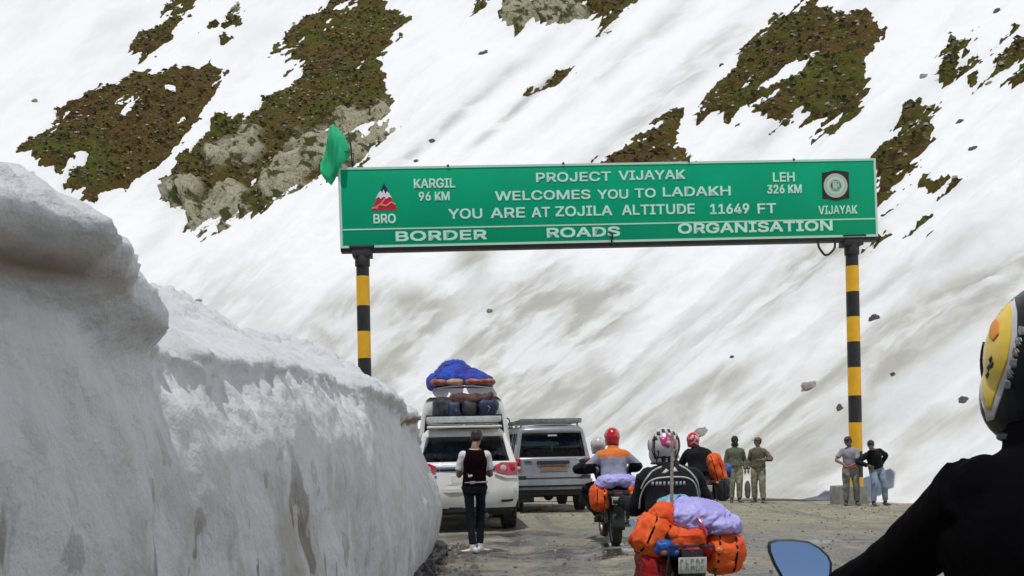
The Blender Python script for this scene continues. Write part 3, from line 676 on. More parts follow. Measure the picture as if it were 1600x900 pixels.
DL, DR = 25.3, 26.1
TL = at(530, 262, DL); BL = at(532.5, 388, DL); TR = at(1367, 247.5, DR); BR = at(1372, 369.5, DR)
ux = (BR - BL); W_S = ux.length; ux.normalize(); uz = Vector((0, 0, 1)); uz = (uz - ux * uz.dot(ux)).normalized(); uy = ux.cross(uz) * -1   # uy away from the viewer
uy = uz.cross(ux); H_S = ((TL - BL).dot(uz) + (TR - BR).dot(uz)) / 2
sign = empty('overhead_sign', (0, 0, 0), 0, 'wide green overhead road sign on two black and yellow striped poles', 'road sign')
Rm = Matrix((ux, uy, uz)).transposed().to_4x4(); Rm.translation = BL
sign.matrix_world = Rm
print('sign', W_S, H_S, BL, uy)
def s_loc(px, py):
    """point of the sign face (metres right of, above the lower left corner) read from the photograph"""
    d = (at(px, py, 1) - CAM); n = uy; t = (BL - CAM).dot(n) / d.dot(n); P = CAM + d * t - BL
    return P.dot(ux), P.dot(uz)
b = MB(); b.box((W_S / 2, .17, H_S / 2 - .04), (W_S + .02, .30, H_S + .09)); b.build('casing', MT['sign_back'], sign, bevel=.01)
b = MB(); b.box((W_S / 2, .008, H_S / 2), (W_S, .016, H_S)); b.build('panel', MT['sign_green'], sign, bevel=.003)
e = .055
for (x0, x1, z0_, z1_) in ((0, W_S, H_S - e, H_S), (0, W_S, 0, e), (0, e, e + .002, H_S - e - .002), (W_S - e, W_S, e + .002, H_S - e - .002)):
    b = MB(); b.box(((x0 + x1) / 2, -.006, (z0_ + z1_) / 2), (x1 - x0, .010, z1_ - z0_)); b.build('border_strip', MT['sign_edge'], sign)
_, zl = s_loc(950, 350.5)
b = MB(); b.box((W_S / 2, -.005, zl), (W_S - 2 * e - .01, .008, .035)); b.build('divider_line', MT['sign_edge'], sign)
try: FONT = bpy.data.fonts.load(bpy.utils.system_resource('DATAFILES', path='fonts') + '/Inter.woff2')   # ships inside Blender
except Exception: FONT = None
def lettering(txt, px0, px1, pyc, cap_px, parent=sign, m=None, name='lettering', y=-.004, bold=.0, spacing=1.0):
    x0, z = s_loc(px0, pyc); x1, _ = s_loc(px1, pyc)
    cu = bpy.data.curves.new(name, 'FONT'); cu.body = txt
    if FONT: cu.font = FONT
    cu.extrude = .003; cu.offset = 0; cu.size = 1.0; cu.space_character = spacing; cu.space_word = 1.0
    cu.resolution_u = 3
    o = bpy.data.objects.new(name, cu); C.objects.link(o); dg = bpy.context.evaluated_depsgraph_get()
    me = bpy.data.meshes.new_from_object(o.evaluated_get(dg)); C.objects.unlink(o); bpy.data.objects.remove(o)
    co = np.empty(len(me.vertices) * 3); me.vertices.foreach_get('co', co); co = co.reshape(-1, 3)
    mn, mx = co.min(0), co.max(0); hgt = cap_px * (DL + DR) / 3200.0
    n = np.empty_like(co)
    n[:, 0] = x0 + (co[:, 0] - mn[0]) / (mx[0] - mn[0]) * (x1 - x0); n[:, 2] = z + ((co[:, 1] - mn[1]) / (mx[1] - mn[1]) - .5) * hgt; n[:, 1] = y - (co[:, 2] - mn[2])
    me.vertices.foreach_set('co', n.ravel()); me.update()
    bw = bold * 1.1; bm = bmesh.new()
    for q, (dx, dz) in enumerate(((-bw, -bw), (bw, -bw), (-bw, bw), (bw, bw), (0, 0))):
        k0 = len(bm.verts); bm.from_mesh(me); bm.verts.ensure_lookup_table()
        for v in bm.verts[k0:]: v.co += Vector((dx, -.0006 * q, dz))
    bm.to_mesh(me); bm.free(); me.materials.append(m or MT['sign_text'])
    o = bpy.data.objects.new(name, me); C.objects.link(o); o.parent = parent; return o
BO = .007
lettering('PROJECT', 838, 954, 277.5, 14, bold=BO); lettering('VIJAYAK', 967, 1070, 274.5, 14, bold=BO)
lettering('WELCOMES', 774, 922, 306.5, 14, bold=BO); lettering('YOU', 934, 981, 304, 14, bold=BO); lettering('TO', 992, 1024, 302, 14, bold=BO); lettering('LADAKH', 1036, 1141, 300, 14, bold=BO)
lettering('YOU', 701, 753, 334.5, 15, bold=BO); lettering('ARE', 767, 820, 333, 15, bold=BO); lettering('AT', 831, 859, 332, 15, bold=BO); lettering('ZOJILA', 868, 956, 330.5, 15, bold=BO); lettering('ALTITUDE', 972, 1085, 328.5, 15, bold=BO)
lettering('11649', 1110, 1170, 327, 15, bold=BO * 1.2); lettering('FT', 1184, 1212, 326, 15, bold=BO)
lettering('KARGIL', 647, 711, 287, 14, bold=BO); lettering('96 KM', 655, 702, 307, 13, bold=BO)
lettering('LEH', 1208, 1241, 277, 14, bold=BO); lettering('326 KM', 1199, 1252, 296, 13, bold=BO)
lettering('BRO', 584, 618, 342, 14, bold=BO); lettering('VIJAYAK', 1279, 1339, 328.5, 13, bold=BO * .6)
lettering('BORDER', 619, 760, 369.5, 14, bold=BO * 1.5); lettering('ROADS', 855, 968, 364, 14, bold=BO * 1.5); lettering('ORGANISATION', 1060, 1300, 357.5, 15, bold=BO * 1.5)
def face_poly(pts, m, y0, y1, name, parent):
    b = MB(); b.prism([s_loc(*p) for p in pts], -y1, -y0); return b.build(name, m, parent)
lg = face_poly([(580, 329), (621, 328), (610, 306), (591, 307)], MT['logo_red'], -.002, .006, 'mountain_emblem', sign)
face_poly([(590, 308.5), (600, 286), (611, 307), (600.5, 309)], MT['logo_blue'], .0065, .010, 'emblem_peak', lg)
face_poly([(587, 310.5), (592, 301), (595, 298), (597, 302), (599.5, 296), (602, 303), (605, 299), (608, 302), (613, 310), (608, 307.5), (604, 311), (600, 307), (595, 311), (592, 308)], MT['logo_white'], .0105, .013, 'emblem_snow', lg)
b = MB()
for seg in ([(582, 326), (590, 323), (597, 317), (602, 310)], [(588, 327), (591, 321), (596, 320), (603, 322), (612, 316), (618, 320)]):
    b.tube([Vector((s_loc(*p)[0], -.011, s_loc(*p)[1])) for p in seg], .022, n=6, ry=.006, side=(0, 0, 1))
b.build('emblem_road', MT['logo_pink'], lg)
em = face_poly([(1284, 270), (1291, 269), (1305, 266), (1320, 268), (1326, 269), (1327, 310), (1320, 311), (1306, 314), (1292, 311), (1285, 311)], MT['logo_black'], -.002, .006, 'round_emblem', sign)
ec = s_loc(1305.5, 290)
for rp, m, nm, k in ((19, 'logo_grey', 'emblem_ring', 0), (13.5, 'sign_edge', 'emblem_ring', 1), (10.5, 'logo_grey', 'emblem_disc', 2), (8, 'logo_green', 'emblem_disc', 3)):
    b = MB(); r = rp * DR / 1600; b.lathe([(r, 0), (r, .003)], (ec[0], -.0065 - .0035 * k, ec[1]), (0, -1, 0), 28); b.build(nm, MT[m], em)
lettering('D', 1302.5, 1309, 290, 9, parent=em, m=MT['sign_edge'], name='emblem_letter', y=-.021, bold=.03)
# poles
def pole(pxt, pyt, pxb, d, cuts, first, nm_plinth=True):
    top = at(pxt, pyt, d); X, Y = top.x, top.y; zb = rz_at(X, Y) - .3
    pl = Rm.inverted()
    def L(v): return pl @ Vector(v)
    axis = (L((X, Y, 10)) - L((X, Y, 0))).normalized(); R = .165
    base = L((X, Y, zb)); zs = [top.z] + [CAM.z + (699 - y - (pxt - 800) * ROLL * -0) / 1600 * d for y in []]
    core = MB(); core.lathe([(R - .006, 0), (R - .006, top.z - zb + .02)], base, axis, 24)
    po_ = core.build('pole', MT['pole_black'], sign)
    z = top.z; col = first; out = []
    zs = [at(pxt + (pxb - pxt) * (c - pyt) / 320.0, c, d).z for c in cuts]
    while zs[-1] > zb + .7: zs.append(zs[-1] - .66)
    zprev = None
    for k, zc in enumerate(zs[:-1]):
        z1 = zs[k]; z0_ = max(zs[k + 1], zb + .02)
        bm_ = MB(); bm_.lathe([(R, 0), (R, z1 - z0_ - .002)], L((X, Y, z0_)), axis, 24)
        bm_.build('painted_band', MT['pole_yellow' if k % 2 == 0 else 'pole_black'], po_)
    # bracket under the sign
    bk = MB(); bk.lathe([(R + .02, 0), (R + .02, .25)], L((X, Y, top.z - .42)), axis, 20); bk.box(L((X, Y + .05, top.z - .09)), (.48, .46, .20)); bk.box(L((X, Y + .05, top.z + .04)), (.62, .5, .06))
    bk.build('bracket', MT['sign_back'], sign, bevel=.012)
    pn = MB(); pn.box(L((X - .17, Y + .1, zb + .28)), (.78, .7, 1.0), taper=.95); pn.build('plinth', MT['concrete'], sign, bevel=.03)
    return X, Y
pole(566, 390, 572, 25.5, [432, 478, 518, 560], 1)
pole(1330.5, 373, 1339.5, 26.25, [416, 456, 495, 534, 574, 618, 660, 705], 1)
b = MB()
for seg in ([(1279, 376), (1281, 386), (1288, 396), (1291, 398)], [(1306, 376), (1305, 387), (1297, 396), (1291, 398)]):
    b.tube([Vector((s_loc(*p)[0], .05, s_loc(*p)[1])) for p in seg], .03, n=7, smooth=4)
b.build('hanging_wire', MT['sign_back'], sign)
b = MB(); b.tube([Vector((s_loc(*p)[0], -.03, s_loc(*p)[1])) for p in [(952, 362), (957, 368), (955, 377), (960, 386)]], .02, n=6, smooth=3); b.build('loose_wire', MT['sign_back'], sign)

# flag tied to the sign corner
fl = empty('flag', at(545, 262, 25.3), 0, 'plain green cloth flag tied at the left end of the green sign', 'flag')
fb = fl.location.copy(); FD = 25.25
out = [(521, 195), (529, 202), (537, 211), (542, 222), (547, 233), (543, 246), (536, 258), (527, 272), (517, 289), (508, 281), (502, 271), (501, 258), (504, 245), (508, 234), (511, 220), (514, 206)]
bmf = bmesh.new(); vs = [bmf.verts.new(at(x, y, FD) - fb) for x, y in out]; bmf.faces.new(vs); bmesh.ops.triangulate(bmf, faces=bmf.faces)
bmesh.ops.subdivide_edges(bmf, edges=bmf.edges, cuts=3, use_grid_fill=True); bmesh.ops.triangulate(bmf, faces=bmf.faces)
for v in bmf.verts: v.co.y += .10 * math.sin(v.co.x * 11 + v.co.z * 3) + .04 * math.sin(v.co.z * 9)
me = bpy.data.meshes.new('cloth'); bmf.to_mesh(me); bmf.free(); me.materials.append(MT['flag'])
for p in me.polygons: p.use_smooth = True
cl = bpy.data.objects.new('cloth', me); C.objects.link(cl); cl.parent = fl
md = cl.modifiers.new('t', 'SOLIDIFY'); md.thickness = .012
b = MB(); b.tube([at(550, 262, FD + .08) - fb, at(549, 235, FD + .06) - fb, at(546, 215, FD + .04) - fb], .022, n=6); b.tube([at(551, 262, FD + .08) - fb, at(553, 240, FD + .04) - fb, at(538, 236, FD) - fb], .014, n=5)
b.build('stick', MT['dark_metal'], fl)

# ================================================================== VEHICLES
def wheel(parent, c, r, w, side, rim='steel', spokes=6, name='wheel'):
    t = MB(); x, y, z = c; ax = (side, 0, 0)
    t.lathe([(r * .62, -w / 2), (r * .90, -w / 2), (r * .985, -w * .40), (r, -w * .22), (r, w * .22), (r * .985, w * .40), (r * .90, w / 2), (r * .62, w / 2)], c, ax, 32, closed=True)
    for k in range(28):
        a = 2 * math.pi * k / 28; t.box((x, y + math.cos(a) * r * .998, z + math.sin(a) * r * .998), (w * .86, .02, .018), rot=(a, 0, 0))
    ty = t.build(name, MT['rubber'], parent)
    q = MB(); q.lathe([(r * .63, -w * .42), (r * .63, w * .42), (r * .57, w * .42), (r * .55, w * .1), (r * .55, -w * .42)], c, ax, 28, closed=True)
    q.lathe([(.001, w * .05), (.07, w * .05), (.07, w * .34), (.03, w * .36), (.001, w * .36)], c, ax, 14)
    for k in range(spokes):
        a = 2 * math.pi * k / spokes
        q.box((x + side * w * .22, y + math.cos(a) * r * .3, z + math.sin(a) * r * .3), (w * .16, r * .56, .055), rot=(a, 0, 0))
    q.build('rim', MT[rim], ty); return ty

def vehicle(name, label, cat, loc, rz, S):
    """S: rows (height, half widths per station), stations, rear shape, window cells"""
    root = empty(name, loc, rz, label, cat)
    Z = S['z']; N = len(Z) - 1; st = S['st']      # stations: (y, roof height factor rows as list of (halfwidth, z) or None)
    T = S['t']; nt_ = len(T)
    def rear(t, i):
        w, z, y = S['rear'][i]; return Vector((t * w, y + S['round'] * abs(t) ** 4, z))
    def side(sgn, j, i):
        if j == 0: return rear(sgn, i)
        y, rows = st[j]; w, z = rows[i]; return Vector((sgn * w, y, z))
    body = MB()
    def quad_surface(fn, na, nb, cut, flip=False):
        vs = [fn(a, b_) for a in range(na) for b_ in range(nb)]; fs = []
        for a in range(na - 1):
            for b_ in range(nb - 1):
                if (a, b_) in cut: continue
                fs.append((a * nb + b_, (a + 1) * nb + b_, (a + 1) * nb + b_ + 1, a * nb + b_ + 1))
        body.add(vs, fs)
    rc = S.get('rear_cut', set()); scut = S.get('side_cut', set()); fcut = S.get('front_cut', set())
    quad_surface(lambda a, b_: rear(T[a], b_), nt_, N + 1, rc)
    for sgn in (-1, 1): quad_surface(lambda a, b_: side(sgn, a, b_), len(st), N + 1, scut)
    def top(t, j):
        if j == 0:
            p = rear(t, N); p.z += S['crown'] * (1 - t * t); return p
        y, rows = st[j]; w, z = rows[N]; return Vector((t * w, y, z + S['crown'] * (1 - t * t)))
    quad_surface(lambda a, b_: top(T[a], b_), nt_, len(st), fcut)
    quad_surface(lambda a, b_: Vector((T[a] * st[-1][1][b_][0], st[-1][0] + .06 * (1 - T[a] ** 2), st[-1][1][b_][1])), nt_, N + 1, set())
    quad_surface(lambda a, b_: (rear(T[a], 0) if b_ == 0 else Vector((T[a] * st[b_][1][0][0], st[b_][0], st[b_][1][0][1]))), nt_, len(st), set())
    bo = body.build('body', MT[S['paint']], root, sharp=28)
    md = bo.modifiers.new('t', 'SOLIDIFY'); md.thickness = .02; md.offset = -1
    def pane(fn, cells, nm):
        amin = min(c[0] for c in cells); amax = max(c[0] for c in cells) + 1; bmin = min(c[1] for c in cells); bmax = max(c[1] for c in cells) + 1
        p = MB(); vs = [fn(a, b_) for a in range(amin, amax + 1) for b_ in range(bmin, bmax + 1)]; nb = bmax - bmin + 1; fs = []
        for a in range(amax - amin):
            for b_ in range(nb - 1): fs.append((a * nb + b_, (a + 1) * nb + b_, (a + 1) * nb + b_ + 1, a * nb + b_ + 1))
        p.add(vs, fs); o = p.build(nm, S.get('glassmat', MT['glass_dark']), root)
        md = o.modifiers.new('t', 'SOLIDIFY'); md.thickness = .006; md.offset = 1 if False else 0
        return o
    inset = lambda p, v: p + Vector(v)
    pane(lambda a, b_: inset(rear(T[a], b_), (0, .012, 0)), rc, 'rear_window')
    for sgn in (-1, 1):
        groups = S.get('side_groups', [])
        for g in groups: pane(lambda a, b_: inset(side(sgn, a, b_), (-sgn * .012, 0, 0)), g, 'side_window')
    if fcut: pane(lambda a, b_: inset(top(T[a], b_), (0, -.01, -.012)), fcut, 'windscreen')
    for (wy, r, w, wx) in S['wheels']:
        for sgn in (-1, 1): wheel(root, (sgn * wx, wy, r), r, w, sgn, S.get('rim', 'steel'))
    # dark wheel arches
    for (wy, r, w, wx) in S['wheels']:
        for sgn in (-1, 1):
            a = MB(); pts = [Vector((sgn * (wx + w / 2 + .012), wy + math.cos(q) * (r + .05), max(r + math.sin(q) * (r + .05), S['z'][0] - .03))) for q in np.linspace(-.25, math.pi + .25, 18)]
            a.tube(pts, .03, n=6); a.build('wheel_arch', MT[S.get('arch', 'black_plastic')], root)
    def ry(x, z):
        R = S['rear']; zs = [q[1] for q in R]; y = float(np.interp(z, zs, [q[2] for q in R])); w = float(np.interp(z, zs, [q[0] for q in R]))
        return y + S['round'] * min(abs(x) / w, 1) ** 4
    def rear_patch(nm, m, poly, off=.012, thick=.05, parent=root, bevel=0):
        """a raised piece that follows the rear face"""
        bm = bmesh.new(); vs = [bm.verts.new((x, 0, z)) for x, z in poly]; bm.faces.new(vs); bmesh.ops.triangulate(bm, faces=bm.faces)
        bmesh.ops.subdivide_edges(bm, edges=bm.edges, cuts=2, use_grid_fill=True)
        r = bmesh.ops.extrude_face_region(bm, geom=bm.faces[:]); ev = [v for v in r['geom'] if isinstance(v, bmesh.types.BMVert)]
        es = set(ev)
        for v in bm.verts: v.co.y = ry(v.co.x, v.co.z) + (thick if v in es else -off)
        bmesh.ops.recalc_face_normals(bm, faces=bm.faces)
        me = bpy.data.meshes.new(nm); bm.to_mesh(me); bm.free(); me.materials.append(MT[m]); mark_sharp(me, 40)
        o = bpy.data.objects.new(nm, me); C.objects.link(o); o.parent = parent; return o
    # cabin: floor, seats with head rests
    cab = MB(); y1 = st[-3][0]; cab.box((0, y1 / 2 + .1, S['z'][0] + .12), (1.3, y1 - .3, .08)); cab.build('cabin_floor', MT['black_plastic'], root)
    for (sy, n_) in S['seats']:
        for k in range(n_):
            x = (k - (n_ - 1) / 2) * .48
            s_ = MB(); s_.box((x, sy, .95), (.42, .14, .62), rot=(-.15, 0, 0)); s_.box((x, sy + .28, .68), (.42, .5, .14)); s_.box((x, sy - .05, 1.36), (.22, .09, .17)); s_.build('seat', MT['seat'], root, bevel=.04)
    return root, rear_patch, ry, rear
MT['seat'] = mat('grey seat cloth', (.12, .12, .12), .9, 0, (.08, .08, .085), 10)
gl = bpy.data.materials.new('car glass'); gl.use_nodes = True; nt = gl.node_tree; nt.nodes.clear()
o1 = nd(nt, 'ShaderNodeOutputMaterial'); mx = nd(nt, 'ShaderNodeMixShader'); tr = nd(nt, 'ShaderNodeBsdfTransparent'); gs = nd(nt, 'ShaderNodeBsdfGlossy'); fr = nd(nt, 'ShaderNodeFresnel')
tr.inputs[0].default_value = (.40, .46, .46, 1); gs.inputs['Roughness'].default_value = .03; fr.inputs[0].default_value = 1.45
nt.links.new(fr.outputs[0], mx.inputs[0]); nt.links.new(tr.outputs[0], mx.inputs[1]); nt.links.new(gs.outputs[0], mx.inputs[2]); nt.links.new(mx.outputs[0], o1.inputs[0])
MT['glass'] = gl

def rows_at(zs, ws): return list(zip(ws, zs))
# --- white sports utility vehicle
z = [.42, .58, .78, .98, 1.16, 1.22, 1.66, 1.72, 1.79]
T_ = [-1, -.965, -.88, -.80, -.5, 0, .5, .80, .88, .965, 1]
rear_s = [(.86, .42, -.02), (.91, .58, -.07), (.92, .78, -.06), (.92, .98, .0), (.905, 1.16, .03), (.885, 1.22, .06), (.76, 1.66, .27), (.72, 1.72, .30), (.64, 1.79, .34)]
full = rows_at(z, [.86, .92, .925, .925, .915, .90, .76, .72, .63])
def hood(hz): return rows_at([.42, .58, .74, .86, .95, 1.0, hz, hz + .02, hz + .04], [.86, .92, .925, .92, .90, .88, .84, .80, .74])
front = rows_at([.42, .55, .66, .74, .80, .84, .88, .90, .91], [.80, .86, .86, .85, .83, .81, .78, .76, .70])
st = [(0, None), (.55, full), (.62, full), (1.35, full), (1.45, full), (2.35, full), (2.45, full), (3.0, full), (3.85, hood(1.08)), (4.5, hood(1.0)), (4.78, front)]
S = dict(z=z, t=T_, rear=rear_s, round=.20, crown=.05, st=st, paint='white_paint', glassmat=MT['glass'],
         rear_cut={(a, 5) for a in range(2, 8)}, side_cut={(j, 5) for j in (0, 2, 4, 6)}, side_groups=[{(0, 5)}, {(2, 5)}, {(4, 5)}, {(6, 5)}], front_cut={(a, 7) for a in range(1, 9)},
         wheels=[(.95, .385, .26, .79), (3.75, .385, .26, .79)], seats=[(1.15, 3), (2.0, 3), (2.85, 2)])
dS = 17.6; pS = at(729, 800, dS)
suv, patch, ry, _ = vehicle('suv', 'white sports utility vehicle with a loaded roof rack and man behind it', 'suv', (pS.x, pS.y, rz_at(pS.x, pS.y)), math.radians(4.5), S)
for sg in (-1, 1):
    tl = patch('tail_light', 'red_lens', [(sg * .91, .98), (sg * .91, 1.19), (sg * .62, 1.20), (sg * .50, 1.14), (sg * .55, 1.03), (sg * .72, .98)], .03, .04)
    for cx_, r_ in ((.80, .062), (.65, .055)):
        q = MB(); yy = ry(cx_, 1.09); q.lathe([(.001, .0), (r_, 0), (r_, .012), (r_ * .8, .016), (.001, .02)], (sg * cx_, yy - .028, 1.10), (0, -1, 0), 18); q.build('lamp_ring', MT['clear_lens'] if cx_ < .7 else MT['red_lens'], tl)
    patch('reverse_lamp', 'clear_lens', [(sg * .90, .955), (sg * .72, .965), (sg * .53, 1.015), (sg * .50, .995), (sg * .70, .925), (sg * .90, .915)], .028, .04)
    patch('reflector', 'logo_black', [(sg * .60, .55), (sg * .82, .56), (sg * .80, .52), (sg * .62, .51)], .012, .03)
    q = MB(); q.box((sg * .93, 3.05, 1.22), (.20, .09, .15)); q.build('wing_mirror', MT['white_paint'], suv, bevel=.03)
patch('chrome_strip', 'chrome', [(-.50, 1.10), (-.50, 1.135), (.50, 1.135), (.50, 1.10)], .03, .02)
patch('tailgate_shadow_gap', 'black_plastic', [(-.50, 1.06), (-.50, 1.095), (.50, 1.095), (.50, 1.06)], .003, .02)
npl = patch('number_plate', 'plate_white', [(-.25, .86), (-.25, .98), (.25, .98), (.25, .86)], .012, .02)
patch('bumper_lip', 'white_paint', [(-.88, .70), (-.88, .76), (.88, .76), (.88, .70)], .025, .03)
patch('tailgate_crease', 'white_paint', [(-.80, .835), (-.80, .85), (.80, .85), (.80, .835)], .008, .02)
patch('bumper_skirt', 'black_plastic', [(-.84, .36), (-.84, .44), (.84, .44), (.84, .36)], .0, .04)
q = MB(); q.box((0, .26, 1.83), (1.30, .34, .035), rot=(.06, 0, 0)); q.build('rear_spoiler', MT['white_paint'], suv, bevel=.014)
q = MB(); q.tube([(.35, .25, .30), (.35, .0, .30), (.35, -.06, .29)], .035, n=10); q.build('exhaust_pipe', MT['steel'], suv)
q = MB(); q.box((0, 2.2, .36), (1.45, 3.9, .14)); q.build('underbody', MT['black_plastic'], suv)
q = MB(); q.tube([(-.1, .30, 1.52), (.25, .12, 1.30)], .012, n=6); q.build('rear_wiper', MT['black_plastic'], suv)
MT['rack_pale'] = mat('pale painted rack', (.55, .55, .53), .5, 0, (.4, .4, .38), 14)
for px_, py_ in ((1076, 252), (1240, 249.5), (700, 259), (880, 255.5)):
    x_, z_ = s_loc(px_, py_); q = MB(); q.lathe([(.03, 0), (.03, .02), (.001, .03)], (x_, -.01, z_), (0, -1, 0), 8); q.build('bolt', MT['sign_back'], sign)
for sg in (-1, 1):
    q = MB(); q.tube([(sg * .60, .45, 1.80), (sg * .60, .55, 1.87), (sg * .60, 2.6, 1.88), (sg * .60, 2.75, 1.80)], .022, n=8); q.build('roof_rail', MT['steel'], suv)
rk = MB(); 
for y in (.45, .95, 1.45, 1.95): rk.box((0, y, 1.93), (1.28, .05, .05))
for sg in (-1, 1): rk.box((sg * .64, 1.2, 1.955), (.035, 1.65, .05))
rk.box((0, .40, 1.965), (1.32, .03, .10)); rk.box((0, 2.0, 1.965), (1.32, .03, .06))
rk.build('roof_rack', MT['rack_pale'], suv, bevel=.006)
# teal bag and pale clothes seen through the rear window
def blobmesh(name, m, c, r, power=.6, rot=None, amp=.04, fr=3.0, seed=0, n=18, rid=0.0, parent=None):
    b = MB(); b.ball((0, 0, 0), r, n, rot, power)
    def f(co):
        q = co / np.array([1, 1, 1]) * fr + seed * 3.1
        return amp * fbm(q, 4, .55) + rid * ridged(q * .8 + 40, 3, .5)
    o = b.build(name, m, parent, sharp=0, disp=f); 
    for p in o.data.polygons: p.use_smooth = True
    if c is not None: o.location = c
    return o
def on_vehicle(root, p): return root.matrix_world @ Vector(p) if False else Matrix.LocRotScale(root.location, root.rotation_euler, root.scale) @ Vector(p)
MT['teal_bag'] = mat('teal bag', (.08, .50, .52), .5, 0, (.35, .7, .72), 7); MT['pale_cloth'] = mat('pale bundle', (.6, .62, .55), .8, 0, (.35, .5, .5), 8)
for nm, m, p, r, lab in (('bag', 'teal_bag', (-.12, .62, 1.32), (.26, .16, .15), 'teal and white bag seen through the rear window of the white suv'), ('bundle', 'pale_cloth', (-.48, .65, 1.34), (.13, .12, .19), 'pale bundle inside the white suv behind its rear window')):
    o = blobmesh(nm, MT[m], on_vehicle(suv, p), r, .7, None, .05, 5, 3); o.rotation_euler = suv.rotation_euler; tag(o, lab, 'luggage')
# luggage on the rack
MT['bag_black'] = mat('black luggage', (.014, .014, .018), .6, 0, (.03, .03, .035), 9); MT['bag_blue'] = mat('dark blue luggage', (.015, .022, .06), .55, 0, (.03, .04, .09), 9); MT['bag_brown'] = mat('dark red brown luggage', (.06, .018, .012), .7, 0, (.10, .04, .03), 9)
LUG = [((-.46, 1.0, 2.15), (.18, .45, .17), 'bag_black', 'black duffel at the left end of the white suv roof rack'), ((-.13, .95, 2.14), (.15, .45, .17), 'bag_blue', 'dark blue case second from the left on the white suv roof rack'),
       ((.16, .9, 2.13), (.16, .42, .16), 'bag_black', 'black holdall in the middle of the white suv roof rack'), ((.46, .95, 2.14), (.19, .45, .16), 'bag_blue', 'navy bag at the right end of the white suv roof rack'),
       ((.05, .95, 2.32), (.27, .4, .08), 'bag_brown', 'red brown soft bag on top of the suv rack luggage'), ((.40, 1.0, 2.30), (.24, .38, .09), 'bag_brown', 'brown soft bag at the top right of the suv rack luggage')]
for k, (p, r, m, lab) in enumerate(LUG):
    o = blobmesh('luggage_bag', MT[m], on_vehicle(suv, (p[0] * .80 + .02, p[1], p[2])), (r[0] * .92, r[1], r[2] * (1, 1.12, .85, 1.05, 1.2, 1.1)[k]), .5, None, .09, 4, k, rid=.05); o.rotation_euler = (.1 * math.sin(k * 2), .14 * math.sin(k * 3 + 1), suv.rotation_euler.z + .15 * math.sin(k * 5)); tag(o, lab, 'luggage', 'luggage on the white suv roof rack')
    for yy in (-.22, .22): q = MB(); q.tube([(r[0] * .88 * math.cos(a) , yy, r[2] * 1.06 * math.sin(a)) for a in np.linspace(0, 2 * math.pi, 18, endpoint=False)], .012, n=5, closed=True); q.build('strap', MT['dark_metal'], o)
    q = MB(); q.tube([(0, -r[1] * 1.02, r[2] * .3), (.03, -r[1] * 1.08, 0), (0, -r[1] * 1.02, -r[2] * .3)], .012, n=5)
    q.build('carry_handle', MT['steel'] if k == 3 else MT['dark_metal'], o)

# --- silver people carrier
z = [.50, .66, .86, 1.02, 1.14, 1.20, 1.72, 1.80, 1.87]
rear_g = [(.78, .50, -.03), (.82, .66, -.02), (.83, .86, .0), (.83, 1.02, .01), (.82, 1.14, .02), (.81, 1.20, .03), (.715, 1.72, .14), (.69, 1.80, .16), (.62, 1.87, .22)]
full = rows_at(z, [.79, .83, .84, .84, .83, .82, .715, .69, .62])
def hoodg(hz): return rows_at([.50, .62, .74, .84, .92, .98, hz, hz + .02, hz + .04], [.79, .83, .83, .83, .82, .81, .78, .75, .70])
st = [(0, None), (.35, full), (.45, full), (1.20, full), (1.30, full), (2.15, full), (2.25, full), (2.95, full), (3.5, hoodg(1.08)), (4.2, hoodg(1.02)), (4.4, hoodg(.95))]
TG = [-1, -.96, -.9, -.80, -.5, 0, .5, .80, .9, .96, 1]
S = dict(z=z, t=TG, rear=rear_g, round=.07, crown=.04, st=st, paint='silver_paint', glassmat=MT['glass'],
         rear_cut={(a, 5) for a in range(2, 8)}, side_cut={(j, 5) for j in (2, 4, 6)}, side_groups=[{(2, 5)}, {(4, 5)}, {(6, 5)}], front_cut={(a, 7) for a in range(1, 9)},
         wheels=[(.85, .35, .21, .70), (3.45, .35, .21, .70)], seats=[(1.0, 2), (1.9, 3), (2.75, 2)])
dG = 22.0; pG = at(866, 797, dG)
car, patch, ry, _ = vehicle('people_carrier', 'silver grey people carrier with an empty roof carrier and dirty yellow plate', 'people carrier', (pG.x, pG.y, rz_at(pG.x, pG.y)), math.radians(6), S)
for sg in (-1, 1):
    tl = patch('tail_light', 'red_lens', [(sg * .82, .92), (sg * .82, 1.17), (sg * .70, 1.17), (sg * .70, .92)], .02, .04)
    patch('lamp_segment', 'clear_lens', [(sg * .81, .95), (sg * .81, 1.01), (sg * .71, 1.01), (sg * .71, .95)], .026, .02, parent=tl)
    patch('lamp_segment', 'black_plastic', [(sg * .81, 1.03), (sg * .81, 1.09), (sg * .71, 1.09), (sg * .71, 1.03)], .026, .02, parent=tl)
    patch('bumper_end', 'black_plastic', [(sg * .80, .66), (sg * .80, .80), (sg * .60, .80), (sg * .60, .66)], .06, .04)
    q = MB(); q.box((sg * .91, 3.0, 1.25), (.17, .09, .19)); q.build('wing_mirror', MT['black_plastic'], car, bevel=.03)
patch('bumper', 'silver_paint', [(-.84, .60), (-.84, .72), (.84, .72), (.84, .60)], .09, .05)
patch('bumper_trim', 'black_plastic', [(-.82, .56), (-.82, .60), (.82, .60), (.82, .56)], .07, .05)
patch('bumper_trim', 'black_plastic', [(-.60, .735), (-.60, .76), (.60, .76), (.60, .735)], .012, .02)
patch('plate_garnish', 'black_plastic', [(-.36, 1.06), (-.34, 1.12), (.34, 1.12), (.36, 1.06), (.30, 1.04), (-.30, 1.04)], .035, .02)
patch('number_plate', 'plate_yellow', [(-.28, .92), (-.28, 1.02), (.28, 1.02), (.28, .92)], .012, .02)
patch('door_handle', 'dark_metal', [(-.62, 1.09), (-.62, 1.12), (-.46, 1.12), (-.46, 1.09)], .02, .02)
